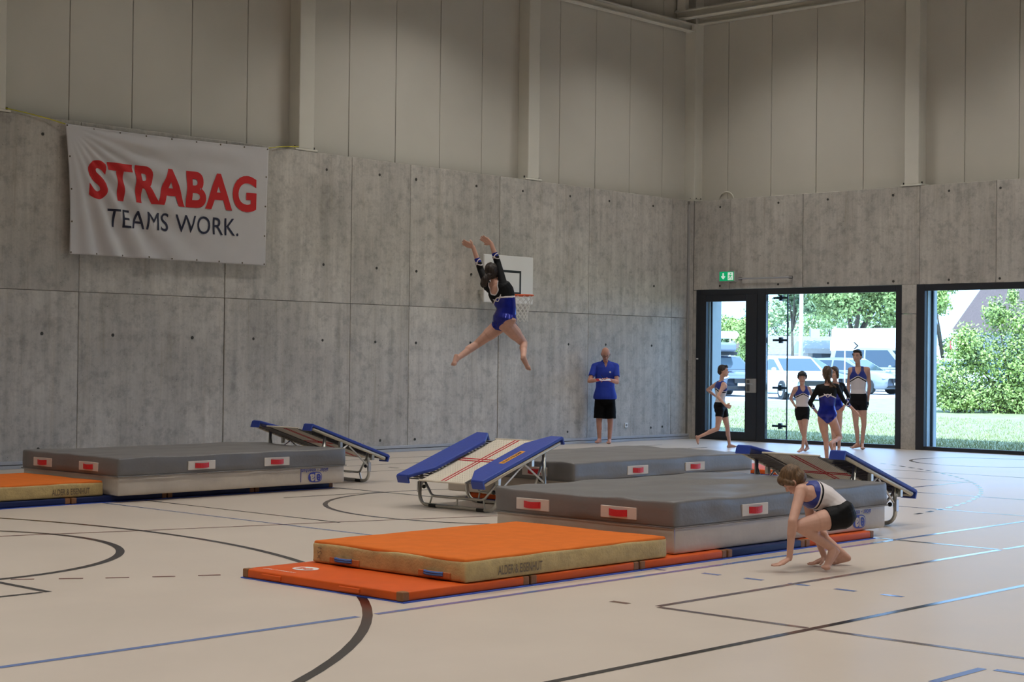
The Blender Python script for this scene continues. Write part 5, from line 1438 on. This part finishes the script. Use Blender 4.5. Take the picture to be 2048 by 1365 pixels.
# --- man with clipboard
def man_clothes(c_):
    V, Q, N, S, U = c_['V'], c_['Q'], c_['N'], c_['S'], c_['U']
    isA = c_['isUA'] & (c_['t'] < .66)
    neck_open = (c_['F'] > 0) & (np.abs(U) < .24 * np.clip((S - .86) / .10, 0, 1))
    up_ = ((c_['isT'] & (S > .135)) | isA) & (c_['nm'] != 'neck') & ~neck_open & ~((np.abs(U) < .28) & (S > .98))
    Sv = np.zeros(len(V)); Sv[Q.ravel()] = np.repeat(S, 4)
    off = .016 + .020 * np.clip((.50 - Sv) / .35, 0, 1)
    shell('polo_shirt', V, Q, N, up_, off, POLO, c_['root'])
    tv = np.zeros(len(V)); tv[Q.ravel()] = np.repeat(np.where(c_['isTh'], c_['t'], 0), 4)
    sh = (c_['isTh'] & (c_['t'] < .80)) | (c_['isT'] & (S < .20))
    shell('shorts', V, Q, N, sh, .018 + .035 * np.clip(tv, 0, 1), SHORT, c_['root'])
    HP = c_['HP']
    col_ = MB(); nk = c_['J']['neck'] + c_['DZ']; l_ = c_['hl']; fd = -f2
    for sg in (-1, 1):
        col_.prism([(0, 0), (1, 0), (1, 1), (0, 1)], 0, .006, lambda a, b, h: nk + rt * sg * (.022 + .055 * a + .006 * b) + fd * (.098 - .085 * a - .012 * b + h) + UPZ * (-.040 + .040 * a + .034 * b))
    col_.build('collar', POLO, c_['root'])
    em = MB(); ch = c_['spine'](.76) + c_['DZ']
    q = ch + fd * .158 + rt * .075
    em.add([q + rt * a + UPZ * b for a, b in ((-.016, .01), (.0, .022), (.02, .008), (.012, -.016), (-.012, -.012))], [(0, 1, 2, 3, 4)])
    em.build('emblem', WHITEP, c_['root'])
    # glasses
    gl = MB()
    for sg in (-1, 1):
        gl.tube([HP(sg * .034 + .024 * math.cos(2 * PI * k_ / 12), .096, .002 + .014 * math.sin(2 * PI * k_ / 12)) for k_ in range(12)], .0028, 5, closed=True)
        gl.tube([HP(sg * .058, .094, .006), HP(sg * .082, .05, .006), HP(sg * .084, -.01, .0)], .0028, 5)
    gl.tube([HP(-.010, .099, .006), HP(.010, .099, .006)], .0028, 5)
    gl.build('glasses', KNOB, c_['root'])
person(JOINTS['man'], 1.76, 'bald man in blue polo shirt and black shorts writing on a clipboard', (-f2 * .80 - UPZ * .52 + rt * .02), dict(fn=man_clothes, head_up=(-f2 * .5 + UPZ * .86)), dict(mat=GREYH),
       voxel=.008, hands=dict(R=dict(dir=rt * .9 - f2 * .3, palm=UPZ * 1 - f2 * .1, curl=.55, thumb=1), L=dict(dir=-rt * .9 - f2 * .35, palm=-UPZ * .9 - f2 * .3, curl=.8, thumb=1)), bulk=1.02, skin=SKIN2, torso_k=1.06)
cb = thing('clipboard', (-3.42, -.60, 1.10), 'red clipboard with paper held by the bald man', 'clipboard')
M = Matrix.Translation((-3.385, -.595, 1.155)) @ Matrix.Rotation(YAW - PI / 2 + R(4), 4, 'Z') @ Matrix.Rotation(R(9), 4, 'X')
MB().bbox(-.155, .115, -.11, .11, -.004, .0, .002, seg=1, M=M).build('board', mat('red_board', (.45, .015, .03), .5), cb)
MB().box(-.10, .10, -.10, .09, .0005, .003, M=M).build('paper', mat('paper', (.70, .76, .85), .7), cb)
MB().bbox(-.04, .04, .085, .108, .0, .012, .002, seg=1, M=M).build('clip', ALU, cb)
pn_ = MB(); pn_.tube([(-3.40, -.585, 1.18), (-3.435, -.545, 1.245)], .005, 6)
tag(pn_.build('pen', KNOB, smooth=True), 'thin dark pen in the bald man\'s hand', 'pen')
# --- tall boy
person(JOINTS['tall'], 1.70, 'tall dark haired boy in blue and white gym top and black shorts', (-f2 * .82 - rt * .55), dict(fn=boy_suit), dict(mat=BLACKH, shapes=H_SHORT), voxel=.008, group=GK,
       hands=dict(R=dict(dir=-UPZ - f2 * .1, palm=rt, curl=.5, thumb=1), L=dict(dir=-UPZ - f2 * .15, palm=-rt, curl=.5, thumb=-1)), bulk=.92)
# --- small boy, hands on hips
person(JOINTS['boy'], 1.34, 'small boy with dark fringe, hands on hips, blue and white top', (-f2 * .98 - rt * .15 - UPZ * .05), dict(fn=boy_suit), dict(mat=BLACKH, shapes=H_FRINGE), voxel=.0075, group=GK,
       hands=dict(R=dict(dir=rt * .55 - UPZ * .5 - f2 * .3, palm=rt, curl=.7, thumb=1), L=dict(dir=-rt * .55 - UPZ * .5 - f2 * .3, palm=-rt, curl=.7, thumb=-1)), bulk=.95)
# --- girl walking away, plait
PL = [('e', (0, -.016, .030), (.080, .100, .098)), ('e', (0, -.055, -.030), (.066, .050, .070)), ('c', (.0, -.085, -.05), .030, (-.015, -.085, -.13), .022), ('c', (-.015, -.085, -.13), .022, (-.06, -.10, -.19), .020), ('c', (-.06, -.10, -.19), .021, (-.10, -.11, -.215), .016),
      ('c', (.045, -.075, -.04), .020, (.050, -.075, -.14), .014), ('e', (-.03, -.11, -.21), (.035, .02, .018))]
person(JOINTS['girl'], 1.46, 'girl with brown plaits in shiny blue leotard, back to us, one leg lifted', (f2 * .92 - rt * .12 + UPZ * .02), dict(fn=girl_suit(False, .72)), dict(mat=MBROWN, shapes=PL, rough=.008), voxel=.0075, group=GK,
       hands=dict(L=dict(dir=rt * .7 - UPZ * .6 + f2 * .2, palm=rt, curl=.6, thumb=1), R=dict(dir=rt * .75 - UPZ * .6 + f2 * .1, palm=-UPZ, curl=.3, thumb=-1, spread=.2)), bulk=.97, hip_k=1.08)
# --- girl hidden behind her
BOB = [('e', (0, -.016, .030), (.082, .098, .096)), ('e', (0, -.045, -.040), (.078, .055, .085)), ('c', (.074, .02, .03), .022, (.080, .0, -.085), .020), ('c', (-.074, .02, .03), .022, (-.080, .0, -.085), .020), ('e', (0, .045, .085), (.06, .04, .03))]
person(JOINTS['girl2'], 1.42, 'girl with brown bob and black sleeves half hidden behind the plaited girl', (-f2 * .75 - rt * .62), dict(fn=girl_suit(False, .70)), dict(mat=MBROWN, shapes=BOB), voxel=.008, group=GK,
       hands=dict(R=dict(dir=-UPZ + rt * .2, palm=rt, curl=.5), L=dict(dir=-UPZ * .9 - rt * .3 - f2 * .2, palm=-rt, curl=.6, thumb=-1)), bulk=.95)
# --- running boy
person(JOINTS['runner'], 1.47, 'dark haired boy running barefoot past the door', (rt * .94 - f2 * .15), dict(fn=boy_suit), dict(mat=DBROWN, shapes=H_SHORT, rough=.006), voxel=.0075, group=GK,
       hands=dict(R=dict(dir=rt * .85 - UPZ * .3, palm=f2, curl=1.0, thumb=1), L=dict(dir=rt * .6 + f2 * .5, palm=-f2, curl=1.0, thumb=-1)), bulk=.95)
# --- crouching boy
BOWL = [('e', (0, -.014, .038), (.090, .100, .090)), ('e', (0, .050, .060), (.076, .052, .046)), ('e', (0, -.045, -.010), (.084, .068, .070)), ('c', (.072, .035, .035), .028, (.080, .006, -.012), .022), ('c', (-.072, .035, .035), .028, (-.080, .006, -.012), .022)]
person(JOINTS['crouch'], 1.42, 'light brown haired boy crouching with one hand on the floor', (-rt * .62 + f2 * .28 - UPZ * .74), dict(fn=boy_suit, head_up=(-rt * .60 + f2 * .1 + UPZ * .72)), dict(mat=LBROWN, shapes=BOWL, rough=.003), voxel=.005,
       hands=dict(L=dict(dir=-rt * .85 - f2 * .15 - UPZ * .50, palm=-UPZ, curl=-.24, spread=.35, thumb=-1), R=dict(dir=-rt * .88 - f2 * .05 - UPZ * .45, palm=-UPZ, curl=-.22, spread=.3, thumb=1)), bulk=1.08, feet_flat=True, hip_k=1.15)
# --- jumping girl
PONY = [('e', (0, -.016, .028), (.080, .098, .096)), ('e', (0, -.050, -.020), (.066, .052, .066)), ('c', (.02, -.095, .0), .030, (.085, -.135, -.030), .046), ('c', (.085, -.135, -.030), .046, (.125, -.155, -.075), .042), ('c', (.125, -.155, -.075), .040, (.14, -.17, -.11), .014)]
person(JOINTS['flyer'], 1.5, 'girl in blue and black leotard leaping high with arms raised', (f2 * .93 + rt * .0 + UPZ * .30), dict(fn=girl_suit(True, .66), head_up=(UPZ * .85 - f2 * .35 - rt * .25)), dict(mat=DBROWN, shapes=PONY, rough=.012), voxel=.0055, ground=False,
       hands=dict(L=dict(dir=-rt * .85 + UPZ * .38, palm=UPZ * .5 + f2 * .75, curl=.02, spread=.10, thumb=-1), R=dict(dir=-rt * .80 + UPZ * .5, palm=UPZ * .45 + f2 * .8, curl=.02, spread=.10, thumb=1)), bulk=1.07, feet_flat=False, hip_k=1.13)
